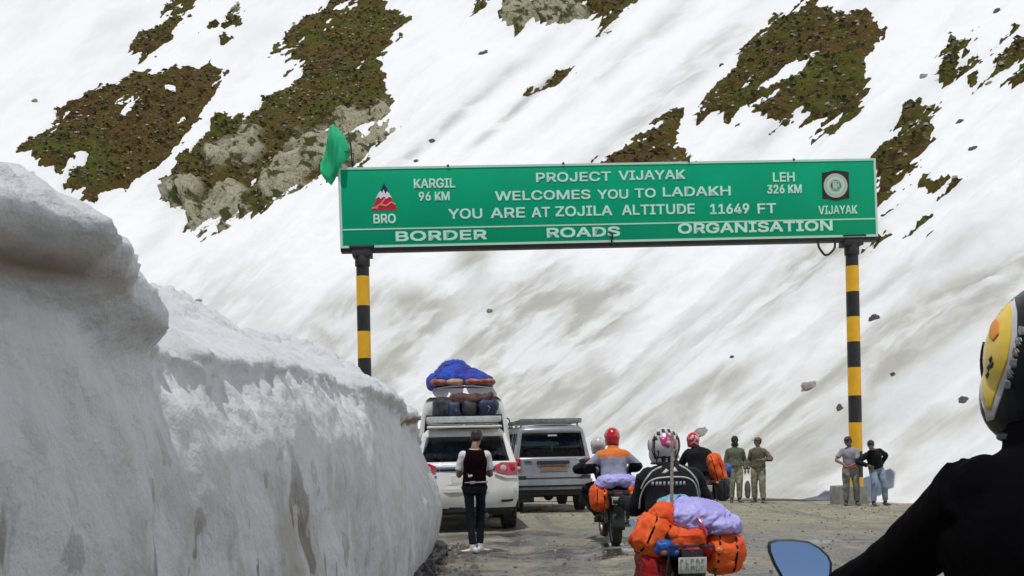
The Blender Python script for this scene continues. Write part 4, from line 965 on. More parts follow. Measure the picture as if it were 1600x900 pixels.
patch('badge', 'chrome', [(.50, 1.14), (.50, 1.165), (.66, 1.165), (.66, 1.14)], .006, .02)
patch('tailgate_seam', 'black_plastic', [(-.70, .875), (-.70, .885), (.70, .885), (.70, .875)], .003, .02)
q = MB(); q.box((0, .06, 1.66), (.20, .05, .035)); q.build('brake_light', MT['clear_lens'], car, bevel=.008)
q = MB(); q.box((0, 2.1, .45), (1.4, 3.9, .16)); q.tube([(-.6, .85, .35), (.6, .85, .35)], .05, n=8); q.ball((0, .85, .34), .12, 8); q.box((-.55, .25, .32), (.3, .03, .2)); q.build('underbody', MT['black_plastic'], car)
rk = MB()
for y in (.35, .8, 1.3, 1.8, 2.3, 2.7): rk.box((0, y, 1.955), (1.34, .04, .03))
for sg in (-1, 1):
    rk.box((sg * .67, 1.5, 1.975), (.03, 2.45, .08))
    for y in (.5, 1.5, 2.5): rk.box((sg * .62, y, 1.90), (.04, .05, .12))
rk.box((0, .28, 1.985), (1.36, .035, .10)); rk.box((0, 2.73, 1.98), (1.36, .03, .06))
rk.build('roof_carrier', MT['steel'], car, bevel=.006)
o = blobmesh('cushion', MT['pale_cloth'], on_vehicle(car, (-.25, .7, 1.28)), (.34, .16, .12), .7, None, .04, 5, 8); o.rotation_euler = car.rotation_euler; tag(o, 'pale green cushions seen through the rear window of the silver people carrier', 'cushion')

# --- tall white van with blue covered load
z = [.55, .80, 1.05, 1.25, 1.35, 1.45, 2.05, 2.35, 2.62]
rear_v = [(.94, .55, 0), (.96, .80, 0), (.97, 1.05, 0), (.97, 1.25, 0), (.965, 1.35, .0), (.96, 1.45, .01), (.88, 2.05, .04), (.80, 2.35, .08), (.62, 2.62, .16)]
full = rows_at(z, [.94, .96, .975, .975, .97, .965, .885, .80, .62])
def hoodv(hz, w=1): return rows_at([.55, .7, .85, 1.0, 1.1, 1.2, hz, hz + .03, hz + .05], [.9 * w, .93 * w, .94 * w, .93 * w, .92 * w, .91 * w, .88 * w, .84 * w, .76 * w])
st = [(0, None), (.35, full), (.5, full), (1.6, full), (1.7, full), (2.8, full), (2.9, full), (3.9, full), (4.9, hoodv(1.35)), (5.4, hoodv(1.15, .95))]
S = dict(z=z, t=TG, rear=rear_v, round=.06, crown=.06, st=st, paint='van_paint', glassmat=MT['glass'],
         rear_cut={(a, 5) for a in (2, 3, 4)}, side_cut={(j, 5) for j in (2, 4, 6)}, side_groups=[{(2, 5)}, {(4, 5)}, {(6, 5)}], front_cut={(a, 7) for a in range(1, 9)},
         wheels=[(1.1, .38, .22, .84), (4.4, .38, .22, .84)], seats=[(1.2, 3), (2.2, 3), (3.4, 2)])
S['rear_cut'] = {(a, 5) for a in range(2, 8)}
dV = 23.4; pV = at(727, 760, dV)
van, patch, ry, _ = vehicle('passenger_van', 'tall white passenger van with a blue covered load on its roof', 'van', (pV.x, pV.y, rz_at(pV.x, pV.y)), math.radians(3), S)
van.scale = (1.10, 1, 1.085)
q = MB(); q.box((0, -.01, 1.75), (.04, .05, .62)); q.build('door_pillar', MT['van_paint'], van, bevel=.01)
patch('door_seam', 'black_plastic', [(-.004, .62), (-.004, 1.42), (.004, 1.42), (.004, .62)], .003, .02)
patch('roof_trim', 'black_plastic', [(-.78, 2.36), (-.70, 2.43), (.70, 2.43), (.78, 2.36)], .03, .02)
patch('bumper', 'black_plastic', [(-.96, .52), (-.96, .72), (.96, .72), (.96, .52)], .10, .05)
for sg in (-1, 1):
    patch('tail_light', 'red_lens', [(sg * .95, .95), (sg * .95, 1.30), (sg * .84, 1.30), (sg * .84, .95)], .02, .04)
    q = MB(); q.tube([(sg * .90, 4.4, 2.1), (sg * 1.14, 4.5, 2.05), (sg * 1.15, 4.5, 1.8)], .018, n=6, smooth=4); q.box((sg * 1.15, 4.5, 1.7), (.18, .08, .30)); q.build('wing_mirror', MT['black_plastic'], van, bevel=.02)
rk = MB()
for y in (.5, 1.2, 1.9, 2.6): rk.box((0, y, 2.74), (1.3, .04, .04))
for sg in (-1, 1):
    rk.box((sg * .66, 1.5, 2.76), (.03, 2.4, .06))
    for y in (.6, 1.5, 2.4): rk.box((sg * .62, y, 2.68), (.03, .04, .14))
rk.build('roof_carrier', MT['steel'], van, bevel=.006)
MT['tarp_blue'] = mat('blue tarpaulin', (.012, .075, .48), .62, 0, (.04, .035, .26), 2.2, bump=.02, bscale=8, spec=.3)
MT['red_bag'] = mat('red bundles', (.28, .03, .03), .7, 0, (.42, .22, .12), 4)
def fold(co): return .07 * fbm(co * 1.7 + 5, 4, .55) + .07 * ridged(co * np.array([3.4, 2.0, 1.2]) + 11, 4, .6)
b = MB(); b.ball((0, 0, -.05), (.77, 1.1, .28), 40, None, .8); b.ball((-.12, -.1, .05), (.50, .95, .40), 30, None, 1.0); b.ball((.2, -.1, .0), (.45, .95, .30), 30, None, 1.0)
tp = b.build('tarpaulin', MT['tarp_blue'], None, fuse=.03, smooth_it=2, disp=fold); tp.location = on_vehicle(van, (-.06, 1.3, 2.83)); tp.rotation_euler = van.rotation_euler
tag(tp, 'bulging blue tarpaulin tied over the load on the white van roof', 'tarpaulin')
q = MB()
bv = BVHTree.FromObject(tp, bpy.context.evaluated_depsgraph_get())
for y in (-.6, 0, .6):
    pts = []
    for a in np.linspace(.15, math.pi - .15, 22):
        dr = Vector((math.cos(a), 0, math.sin(a))); h = bv.ray_cast(Vector((0, y, -.05)) + dr * 3, -dr)
        if h[0] is not None: pts.append(h[0] + dr * .004)
    q.tube(pts, .011, n=5)
q.build('rope', MT['dark_metal'], tp)
for k, (x, m) in enumerate(((-.50, 'red_bag'), (-.18, 'pale_bundle'), (.22, 'red_bag'), (.5, 'red_bag'))):
    if m == 'pale_bundle': MT.setdefault('pale_bundle', mat('tan bundle', (.55, .33, .18), .8, 0, (.4, .25, .15), 6))
    o = blobmesh('bundle', MT[m], on_vehicle(van, (x, .30, 2.75)), (.21, .3, .065), .7, None, .04, 5, 20 + k); tag(o, ['maroon bundle at the left corner under the blue roof tarpaulin', 'tan bundle poking out under the blue roof tarpaulin', 'red bundle right of the tan one under the blue tarpaulin', 'red bundle at the right corner under the blue tarpaulin'][k], 'luggage', 'bundles under the blue tarpaulin')
# ================================================================== PEOPLE
def ik(a, c, l1, l2, pole):
    a, c, pole = Vector(a), Vector(c), Vector(pole); d = c - a; L = min(d.length, (l1 + l2) * .999); dn = d.normalized()
    c = a + dn * L; x = (l1 * l1 - l2 * l2 + L * L) / (2 * L); h = math.sqrt(max(l1 * l1 - x * x, 0))
    p = (pole - dn * pole.dot(dn)).normalized(); return a + dn * x + p * h, c
def hand(mb, w, d, pn, side, curl=.5, s=1.0, spread=.10):
    """palm, four unequal curled fingers and a thumb leaving the side of the palm"""
    w, d, pn = Vector(w), Vector(d).normalized(), Vector(pn).normalized(); pn = (pn - d * pn.dot(d)).normalized(); sd = d.cross(pn) * side
    rot = Matrix((sd, d, pn)).transposed().to_4x4()
    mb.ball(w + d * .045 * s, (.040 * s, .055 * s, .017 * s), 8, rot, .8)
    for k, L in enumerate((.070, .080, .074, .058)):
        off = (k - 1.5) * .0215 * s; p = w + d * .088 * s + sd * off; dr = (d + sd * spread * (k - 1.5)).normalized(); pts = [p - dr * .02 * s, p]; c = 0
        for q, seg in enumerate((.45, .32, .23)):
            c += curl * (.5, 1.0, .8)[q]; v = dr * math.cos(c) + pn * math.sin(c); p = p + v * L * seg * s; pts.append(p)
        mb.tube(pts, [.0095 * s, .009 * s, .0085 * s, .008 * s, .0065 * s], n=8)
    p = w + d * .028 * s - sd * .034 * s; v = (d * .65 - sd * .6 + pn * .35).normalized(); p2 = p + v * .035 * s; v2 = (d * .85 - sd * .15 + pn * .55).normalized()
    mb.tube([p - v * .015 * s, p, p2, p2 + v2 * .028 * s], [.014 * s, .013 * s, .011 * s, .008 * s], n=8)
def head_rot(yaw, pitch, roll=0): return Matrix.Rotation(yaw, 4, 'Z') @ Matrix.Rotation(pitch, 4, 'X') @ Matrix.Rotation(roll, 4, 'Y')
def add_head(mb, c, R, s=1.0):
    c = Vector(c); P = lambda *v: c + (R @ Vector(v)) * s
    mb.ball(P(0, -.008, .022), (.074 * s, .094 * s, .090 * s), 12, R); mb.ball(P(0, .022, -.035), (.058 * s, .066 * s, .070 * s), 12, R)
    mb.ball(P(0, .052, -.088), (.026 * s, .022 * s, .018 * s), 8, R)                                                 # chin
    mb.tube([P(0, .080, .018), P(0, .102, -.012), P(0, .092, -.026)], [.009 * s, .014 * s, .012 * s], n=8)             # nose
    mb.ball(P(0, .080, -.052), (.022 * s, .010 * s, .009 * s), 8, R); mb.ball(P(0, .078, .032), (.045 * s, .012 * s, .010 * s), 8, R)  # lips, brow
    for sg in (-1, 1): mb.ball(P(sg * .076, -.004, -.004), (.010 * s, .020 * s, .030 * s), 8, R)
def rings_tube(mb, pts, rx, ry, side, smooth=4, n=18): mb.tube(pts, rx, n=n, ry=ry, side=side, smooth=smooth)

def wrinkle(seed, amp=.008, f=9.0, r=.006):
    def fn(co): return amp * fbm(co * f * .6 + seed, 4, .5) + r * ridged(co * np.array([f, f, f * .55]) + seed + 9, 3, .5)
    return fn
def person(label, loc, rz, P, O):
    """P pose in metres, figure faces +y; O outfit"""
    root = empty('person', loc, rz, label, 'person', O.get('group'))
    s = O.get('s', 1.0); V = Vector; pel = V(P['pelvis']); che = V(P['chest']); hd = V(P['head']); yaw = P.get('torso_yaw', 0)
    sx = V((math.cos(yaw), math.sin(yaw), 0)); hx = V((math.cos(P.get('hip_yaw', 0)), math.sin(P.get('hip_yaw', 0)), 0))
    up = (che - pel).normalized(); fw = up.cross(sx) * -1 if up.cross(sx).y < 0 else up.cross(sx)
    roll = P.get('shoulder_drop', 0); bulk = O.get('bulk', 1.0)
    L, R_ = {}, {}
    arms = []; legs = []
    for sg, key in ((-1, 'L'), (1, 'R')):
        sh = che + sx * sg * .172 * s * O.get('broad', 1) + up * (-.035 - sg * roll)
        el, wr = ik(sh, P[key + 'h'], .285 * s, .26 * s, P.get(key + 'ep', (sg * .5, -.8, -.5)))
        arms.append((sg, sh, el, wr))
        hp = pel + hx * sg * .088 * s
        kn, an = ik(hp, P[key + 'a'], .43 * s, .42 * s, P.get(key + 'kp', (sg * .1, 1, 0)))
        legs.append((sg, hp, kn, an, V(P.get(key + 'fd', (sg * .2, 1, 0))).normalized()))
    neck = che + up * .07; R = head_rot(P.get('hyaw', 0), P.get('hpitch', 0), P.get('hroll', 0))
    # body: one continuous surface
    b = MB(); vox = O.get('voxel', .010)
    rings_tube(b, [pel - up * .06, pel + up * .08, pel.lerp(che, .5), pel.lerp(che, .85), che + up * .03, neck], [.13 * s, .13 * s, .115 * s, .14 * s, .11 * s, .052 * s], [.09 * s, .09 * s, .08 * s, .095 * s, .075 * s, .052 * s], sx)
    b.tube([che + up * .02, neck, hd - (R @ V((0, .01, .05)))], [.06 * s, .055 * s, .052 * s], n=12, smooth=2)
    add_head(b, hd, R, s)
    for sg, sh, el, wr in arms:
        b.tube([sh, sh.lerp(el, .5), el, el.lerp(wr, .35), wr], [.046 * s, .042 * s, .036 * s, .038 * s, .026 * s], n=10, smooth=3); b.ball(sh, .048 * s, 8)
        dr = P.get(('L' if sg < 0 else 'R') + 'hd'); dr = V(dr) if dr else (wr - el); hand(b, wr, dr, P.get(('L' if sg < 0 else 'R') + 'pn', (-sg, .3, 0)), sg, P.get('curl', .45), s)
    for sg, hp, kn, an, fd in legs:
        b.tube([hp + up * .03, hp.lerp(kn, .4), kn, kn.lerp(an, .35), an], [.070 * s, .062 * s, .045 * s, .042 * s, .032 * s], n=12, smooth=3)
        b.tube([an - V((0, 0, .02)), an + fd * .08 - V((0, 0, .040)), an + fd * .14 - V((0, 0, .048))], [.024 * s, .018 * s, .012 * s], n=8)
    body = b.build('body', MT[O.get('skin', 'skin')], root, fuse=vox, smooth_it=1)
    if not O.get('helmet') and not O.get('masked'):
        for sg in (-1, 1):
            e_ = MB(); e_.ball(hd + (R @ V((sg * .030, .076, .010))) * s, .011 * s, 8); e_.build('eye', MT['eye'], body)
    # trousers
    t = MB(); g = O.get('leg_fit', 1.18)
    rings_tube(t, [pel - up * .10, pel - up * .02, pel + up * .09], [.150 * s, .168 * s, .150 * s], [.115 * s, .125 * s, .112 * s], hx, 3)
    for sg, hp, kn, an, fd in legs:
        t.tube([hp, hp.lerp(kn, .35), kn, kn.lerp(an, .4), an + V((0, 0, .035))], [.100 * s, .090 * s * g / 1.18, .064 * s * g, .058 * s * g, .052 * s * g], n=14, smooth=4)
    tr = t.build('trousers', MT[O['trousers']], root, fuse=.012, smooth_it=2, disp=wrinkle(len(label), .008, 9, .007))
    # shoes
    for sg, hp, kn, an, fd in legs:
        u = MB(); a0 = an - V((0, 0, .038)); tl = V((-fd.y, fd.x, 0))
        rings = []
        for q, (f, w, h) in enumerate(((-.075, .026, .055), (-.06, .036, .075), (0, .040, .080), (.07, .046, .052), (.13, .048, .038), (.175, .040, .030), (.195, .02, .018))):
            c = a0 + fd * f * s; zb = -.040
            rings.append([c + tl * w * s * math.cos(x) + V((0, 0, zb + h * .5 * s * (1 + math.sin(x)))) for x in np.linspace(0, 2 * math.pi, 14, endpoint=False)])
        u.loft(rings); u.tube([an - V((0, 0, .03)), an + V((0, 0, .05))], .045 * s, n=12)
        u.build('shoe', MT[O.get('shoes', 'black_cloth')], root, fuse=.009, smooth_it=1)
    # top
    j = MB(); k_ = bulk
    hem = O.get('hem', .02)
    rings_tube(j, [pel + up * hem, pel + up * (hem + .10), pel.lerp(che, .5), pel.lerp(che, .82), che + up * .02, neck - up * .01], [.170 * s * k_, .160 * s * k_, .158 * s * k_, .176 * s * k_, .128 * s * k_, .070 * s], [.128 * s * k_, .12 * s * k_, .118 * s * k_, .128 * s * k_, .098 * s * k_, .068 * s], sx, 5, 24)
    sl_ = O.get('sleeve', 'long')
    for sg, sh, el, wr in arms:
        j.ball(sh - sx * sg * .01, .066 * s * (k_ * .5 + .5), 10)
        k2 = O.get('sleeve_w', k_)
        if sl_ == 'long': j.tube([sh, sh.lerp(el, .5), el, el.lerp(wr, .5), el.lerp(wr, .95)], [.064 * s * k_, .060 * s * k2, .054 * s * k2, .049 * s * k2, .041 * s * k2], n=14, smooth=4)
        elif sl_ == 'short': j.tube([sh, sh.lerp(el, .45), sh.lerp(el, .72)], [.060 * s * k_, .060 * s * k_, .060 * s * k_], n=14, smooth=3)
    if O.get('collar'): ch_ = O.get('collar_h', .025); j.tube([neck - up * .04, neck + up * ch_], [O.get('collar_r', .088) * s, O.get('collar_r', .088) * .92 * s], n=16)
    jk = j.build(O.get('top_name', 'jacket'), MT[O['top']], root, fuse=O.get('jv', .012), smooth_it=2, disp=wrinkle(len(label) * 2, .010, 7, O.get('wr', .010)))
    if O.get('paint_top'):
        ms, fn = O['paint_top']
        for m in ms: jk.data.materials.append(MT[m])
        for p in jk.data.polygons: p.material_index = fn(p.center)
    if O.get('vest'):
        v = MB(); rings_tube(v, [pel + up * .0, pel + up * .12, pel.lerp(che, .5), pel.lerp(che, .82), che + up * .03, neck - up * .015], [.176 * s * k_, .168 * s * k_, .166 * s * k_, .180 * s * k_, .135 * s * k_, .076 * s], [.136 * s * k_, .13 * s * k_, .13 * s * k_, .140 * s * k_, .108 * s * k_, .075 * s], sx, 5, 24)
        v.build('vest', MT[O['vest']], root, fuse=.012, smooth_it=2, disp=wrinkle(3.3, .008, 7, .006))
    if O.get('hair', True) and not O.get('helmet') and not O.get('cap') == 'hood':
        h = MB(); c = lambda *v: hd + (R @ V(v)) * s
        h.ball(c(0, -.016, .040), (.082 * s, .098 * s, .086 * s), 14, R); h.ball(c(0, -.045, .0), (.076 * s, .062 * s, .075 * s), 12, R)
        h.build('hair', MT['hair'], root, fuse=.008, disp=lambda co: .006 * fbm(co * 40, 3))
    cap = O.get('cap')
    if cap == 'peaked':
        h = MB(); c = lambda *v: hd + (R @ V(v)) * s
        h.ball(c(0, -.008, .058), (.085 * s, .104 * s, .066 * s), 14, R); h.ball(c(0, .115, .050), (.062 * s, .065 * s, .010 * s), 10, R)
        h.build('cap', MT[O['cap_mat']], root, fuse=.008, smooth_it=1)
    if cap == 'hood':
        h = MB(); c = lambda *v: hd + (R @ V(v)) * s
        h.ball(c(0, -.012, .030), (.092 * s, .108 * s, .108 * s), 14, R); h.tube([c(0, -.01, -.06), c(0, -.005, -.14)], [.086 * s, .10 * s], n=16)
        h.ball(c(0, .03, -.055), (.072 * s, .075 * s, .05 * s), 12, R)
        h.build('hood', MT[O['cap_mat']], root, fuse=.010, smooth_it=2, disp=wrinkle(1, .006, 12))
    root['h'] = 0
    return root, jk, R, hd, arms, legs

def conform(ob, poly, m, name, off=.002, cuts=2, origin_y=-3.0, parent=None, thick=.002, direction=Vector((0, 1, 0)), M_=None, smooth=True):
    """a thin patch laid on the surface of ob; poly of (x,z) in ob space, dropped along direction"""
    bv = BVHTree.FromObject(ob, bpy.context.evaluated_depsgraph_get())
    d = direction.normalized(); sx = Vector((0, 0, 1)).cross(d) * -1 if False else d.cross(Vector((0, 0, 1))); sx.normalize(); sz = sx.cross(d)
    bm = bmesh.new(); base = M_ or Vector((0, 0, 0))
    vs = [bm.verts.new((x, 0, z)) for x, z in poly]; bm.faces.new(vs); bmesh.ops.triangulate(bm, faces=bm.faces)
    bmesh.ops.subdivide_edges(bm, edges=bm.edges, cuts=cuts, use_grid_fill=True); bmesh.ops.triangulate(bm, faces=bm.faces)
    for _ in range(1 if cuts >= 5 else 0): bmesh.ops.subdivide_edges(bm, edges=[e for e in bm.edges if e.calc_length() > .012], cuts=2); bmesh.ops.triangulate(bm, faces=bm.faces)
    dead = []; nrm = {}
    for v in bm.verts:
        o = base + sx * v.co.x + sz * v.co.z - d * 3; h = bv.ray_cast(o, d)
        if h[0] is None: dead.append(v)
        else: v.co = h[0] + h[1] * off
    bmesh.ops.delete(bm, geom=dead, context='VERTS')
    me = bpy.data.meshes.new(name); bm.to_mesh(me); bm.free(); me.materials.append(m)
    for p in me.polygons: p.use_smooth = True
    o = bpy.data.objects.new(name, me); C.objects.link(o); o.parent = parent or ob
    md = o.modifiers.new('t', 'SOLIDIFY'); md.thickness = thick; md.offset = 1; return o
def conform_line(ob, pts, m, name, r=.006, parent=None, n=6):
    """piping sewn along the surface; pts (x,z)"""
    bv = BVHTree.FromObject(ob, bpy.context.evaluated_depsgraph_get()); P = []
    pts = [Vector((x, 0, z)) for x, z in pts]; pts, _, _ = catmull(pts, [1] * len(pts), [1] * len(pts), 6)
    for p in pts:
        h = bv.ray_cast(Vector((p.x, -3, p.z)), Vector((0, 1, 0)))
        if h[0] is not None and (not P or (h[0] - P[-1]).length < .09): P.append(h[0] + h[1] * .001)
    if len(P) < 2: return None
    b = MB(); b.tube(P, r, n=n); return b.build(name, m, parent or ob)

def helmet(root, hd, R, shell, s=1.0, name='helmet', size=(.128, .158, .142), vox=.009, va=1.2):
    V = Vector; c = lambda *v: hd + (R @ V(v)) * s
    b = MB(); b.ball(c(0, -.004, .020), tuple(q * s for q in size), 18, R); b.ball(c(0, .03, -.05), (size[0] * .93 * s, size[1] * .84 * s, size[2] * .72 * s), 16, R, .85)
    b.tube([c(0, 0, -.07), c(0, 0, -.135)], [.112 * s, .098 * s], n=20)
    h = b.build(name, MT[shell], root, fuse=vox, smooth_it=2)
    v = MB(); rings = []
    for e_ in np.linspace(-.30, .30, 6):
        rings.append([c(math.sin(a) * (size[0] + .006) * math.cos(e_) * .99, .004 + math.cos(a) * (size[1] + .006) * math.cos(e_), .018 + math.sin(e_) * size[2]) for a in np.linspace(-va, va, 18)])
    v.loft(rings, closed_ring=False, cap=False); vz = v.build('visor', MT['glass_dark'], h); md = vz.modifiers.new('t', 'SOLIDIFY'); md.thickness = .004
    k = MB(); k.tube([c(math.cos(a) * .103, math.sin(a) * .120 + .004, -.128) for a in np.linspace(0, 2 * math.pi, 26, endpoint=False)], .010 * s, n=6, closed=True); k.build('trim', MT['black_plastic'], h)
    return h

MT['maroon'] = mat('dark maroon knit', (.010, .002, .004), .95, 0, (.006, .002, .003), 12, spec=.08); MT['denim_dark'] = mat('dark denim', (.007, .009, .014), .9, 0, (.011, .013, .02), 12, spec=.2)
MT['olive'] = mat('olive jacket cloth', (.15, .165, .10), .85, 0, (.10, .11, .07), 8); MT['camo'] = mat('mottled army cloth', (.22, .19, .125), .88, 0, (.08, .085, .05), 11, detail=3)
MT['camo_pale'] = mat('pale mottled army trousers', (.36, .34, .23), .88, 0, (.17, .17, .11), 11, detail=3); MT['camo_vest'] = mat('dark army webbing', (.10, .085, .055), .88, 0, (.16, .14, .09), 14)
MT['scarf'] = mat('dark hood cloth', (.022, .024, .022), .9, 0, (.035, .036, .03), 10); MT['grey_tee'] = mat('pale grey shirt', (.36, .35, .40), .88, 0, (.29, .28, .32), 10)
MT['khaki'] = mat('dusty khaki trousers', (.24, .235, .195), .9, 0, (.17, .165, .13), 9); MT['jeans'] = mat('washed blue jeans', (.27, .35, .42), .88, 0, (.18, .24, .31), 9)
MT['pink_cloth'] = mat('pink cloth', (.65, .09, .18), .8, 0, (.5, .07, .13), 12); MT['boots'] = mat('dusty black boots', (.03, .028, .025), .7, 0, (.07, .065, .055), 12)
MT['leather_black'] = mat('black riding jacket', (.007, .007, .008), .75, 0, (.012, .012, .014), 10, bump=.002, bscale=60, spec=.2)
MT['jacket_near'] = mat('dull black near jacket', (.0025, .0025, .003), .95, 0, (.0035, .0035, .004), 10, spec=.04, bump=.002, bscale=60)
MT['jacket_orange'] = mat('orange riding jacket', (.80, .20, .02), .75, 0, (.68, .16, .02), 9); MT['jacket_grey'] = mat('pale grey riding jacket', (.35, .36, .42), .8, 0, (.27, .28, .33), 9)
MT['piping'] = mat('reflective piping', (.62, .62, .60), .5, 0, (.5, .5, .48), 30); MT['helmet_red'] = mat('red helmet', (.62, .006, .02), .22, 0, (.55, .006, .02), 4, coat=1)
MT['helmet_white'] = mat('white helmet', (.62, .58, .56), .25, 0, (.55, .5, .49), 5, coat=.8); MT['helmet_black'] = mat('black helmet', (.008, .008, .009), .3, 0, (.012, .012, .012), 5, coat=.0, spec=.2)
MT['magenta'] = mat('magenta print', (.55, .03, .16), .3, coat=.8); MT['yellow_print'] = mat('yellow helmet print', (.92, .62, .005), .35, 0, (.88, .56, .005), 6, coat=.3)
MT['orange_print'] = mat('orange helmet print', (.90, .28, .01), .4); MT['bark'] = mat('bamboo stick', (.34, .30, .23), .8, 0, (.22, .19, .14), 20)
MT['phone'] = mat('phone', (.02, .02, .02), .2)

# --- man behind the white suv
p = at(745, 868, 14.25)
man, *_ = person('man in dark maroon vest and dark jeans standing behind the white suv', (p.x, p.y, rz_at(p.x, p.y) + .01), math.radians(8),
    dict(pelvis=(-.01, 0, .93), chest=(0, -.02, 1.39), head=(.035, .045, 1.60), hyaw=-.3, hpitch=-.35, Lh=(-.12, .26, 1.17), Rh=(.12, .28, 1.15), Lep=(-.4, -.3, -1), Rep=(.4, -.3, -1), La=(-.055, -.03, .085), Ra=(.055, .06, .085), Lfd=(-.75, .5, 0), Rfd=(.7, .6, 0), Lhd=(.5, .8, .1), Rhd=(-.5, .8, .1), Lpn=(1, 0, 0), Rpn=(-1, 0, 0)),
    dict(trousers='denim_dark', top='white_cloth', top_name='t_shirt', sleeve='short', vest='maroon', shoes='white_cloth', leg_fit=.95, bulk=.97))
q = MB(); q.box((0, .36, 1.19), (.075, .012, .15), rot=(-.3, 0, 0)); ph = q.build('phone', MT['phone'], None, bevel=.004); ph.parent = None
ph.matrix_world = Matrix.LocRotScale(man.location, man.rotation_euler, None); tag(ph, 'dark phone held in front by the man behind the white suv', 'phone')
q = MB(); q.tube([(.16 * math.cos(a), .118 * math.sin(a) - .005, .985) for a in np.linspace(0, 2 * math.pi, 24, endpoint=False)], .012, n=6, closed=True, ry=.022, side=(0, 0, 1)); q.box((-.05, -.128, .985), (.07, .01, .04)); q.build('belt', MT['grey_tee'], man)

# --- two soldiers
for (px, rz, lab, O, P) in (
    (1150, 178, 'soldier in olive jacket with dark hooded head standing left of the capped soldier', dict(trousers='camo_pale', top='olive', cap='hood', cap_mat='scarf', hair=False, shoes='boots', bulk=1.16, leg_fit=1.35, group='soldiers by the road'),
     dict(pelvis=(0, 0, .93), chest=(0, 0, 1.40), head=(0, .02, 1.62), hpitch=-.1, Lh=(-.26, .02, .86), Rh=(.25, .04, .84), La=(-.09, .02, .085), Ra=(.10, -.05, .085))),
    (1186, 150, 'soldier in mottled uniform and peaked cap looking left beside the hooded one', dict(trousers='camo_pale', top='camo', vest='camo_vest', cap='peaked', cap_mat='camo', shoes='boots', bulk=1.10, leg_fit=1.4, group='soldiers by the road'),
     dict(pelvis=(0, 0, .93), chest=(0, 0, 1.40), head=(0, .02, 1.61), hyaw=-.9, hpitch=-.05, Lh=(-.14, .18, 1.12), Rh=(.25, .06, .88), Lep=(-1, -.2, -.5), La=(-.13, .03, .085), Ra=(.12, -.03, .085)))):
    d = 27.1; p = at(px, 787, d); 
    person(lab, (p.x, p.y, rz_at(p.x, p.y) + .01), math.radians(rz), P, O)
# rifle-like dark bundle hanging by the first soldier's side is a plain carried sack
p = at(1168, 765, 27.0); o = blobmesh('sack', MT['camo_vest'], (p.x, p.y, p.z), (.07, .09, .24), .8, None, .02, 8, 3); tag(o, 'dark cloth sack hanging between the two soldiers', 'sack')

# --- two men by the striped pole
p = at(1331, 797, 25.2)
person('man in pale grey t-shirt looking down before the right striped pole', (p.x, p.y, rz_at(p.x, p.y) + .01), math.radians(166),
    dict(pelvis=(.02, 0, .92), chest=(.03, .06, 1.37), head=(.07, .12, 1.57), hyaw=-1.0, hpitch=-.45, shoulder_drop=-.01, Lh=(.06, .24, .96), Rh=(.16, .25, 1.0), Lep=(-1, -.2, -.2), Rep=(1, -.1, -.4), La=(-.13, 0, .085), Ra=(.13, .03, .085), Lhd=(.8, .4, -.2), Rhd=(-.5, .3, -.5)),
    dict(trousers='khaki', top='grey_tee', top_name='t_shirt', sleeve='short', shoes='boots', leg_fit=1.3, bulk=1.05, paint_top=(['pink_cloth'], lambda c: 1 if c.z < 1.02 and c.y > .02 and abs(c.x) < .18 else 0)))
p = at(1371, 801, 25.0)
person('man in black jacket and washed blue jeans bending left beside the right striped pole', (p.x, p.y, rz_at(p.x, p.y) + .01), math.radians(188),
    dict(pelvis=(0, -.02, .91), chest=(.14, .10, 1.31), head=(.24, .20, 1.47), hyaw=-.7, hpitch=-.6, torso_yaw=-.1, shoulder_drop=.05, Lh=(-.14, -.06, .98), Rh=(.34, .22, .98), Lep=(-1, -.4, 0), Rep=(.8, -.2, -.3), La=(-.20, .02, .085), Ra=(.12, .06, .085)),
    dict(trousers='jeans', top='leather_black', shoes='boots', leg_fit=1.25, bulk=1.12, wr=.012))

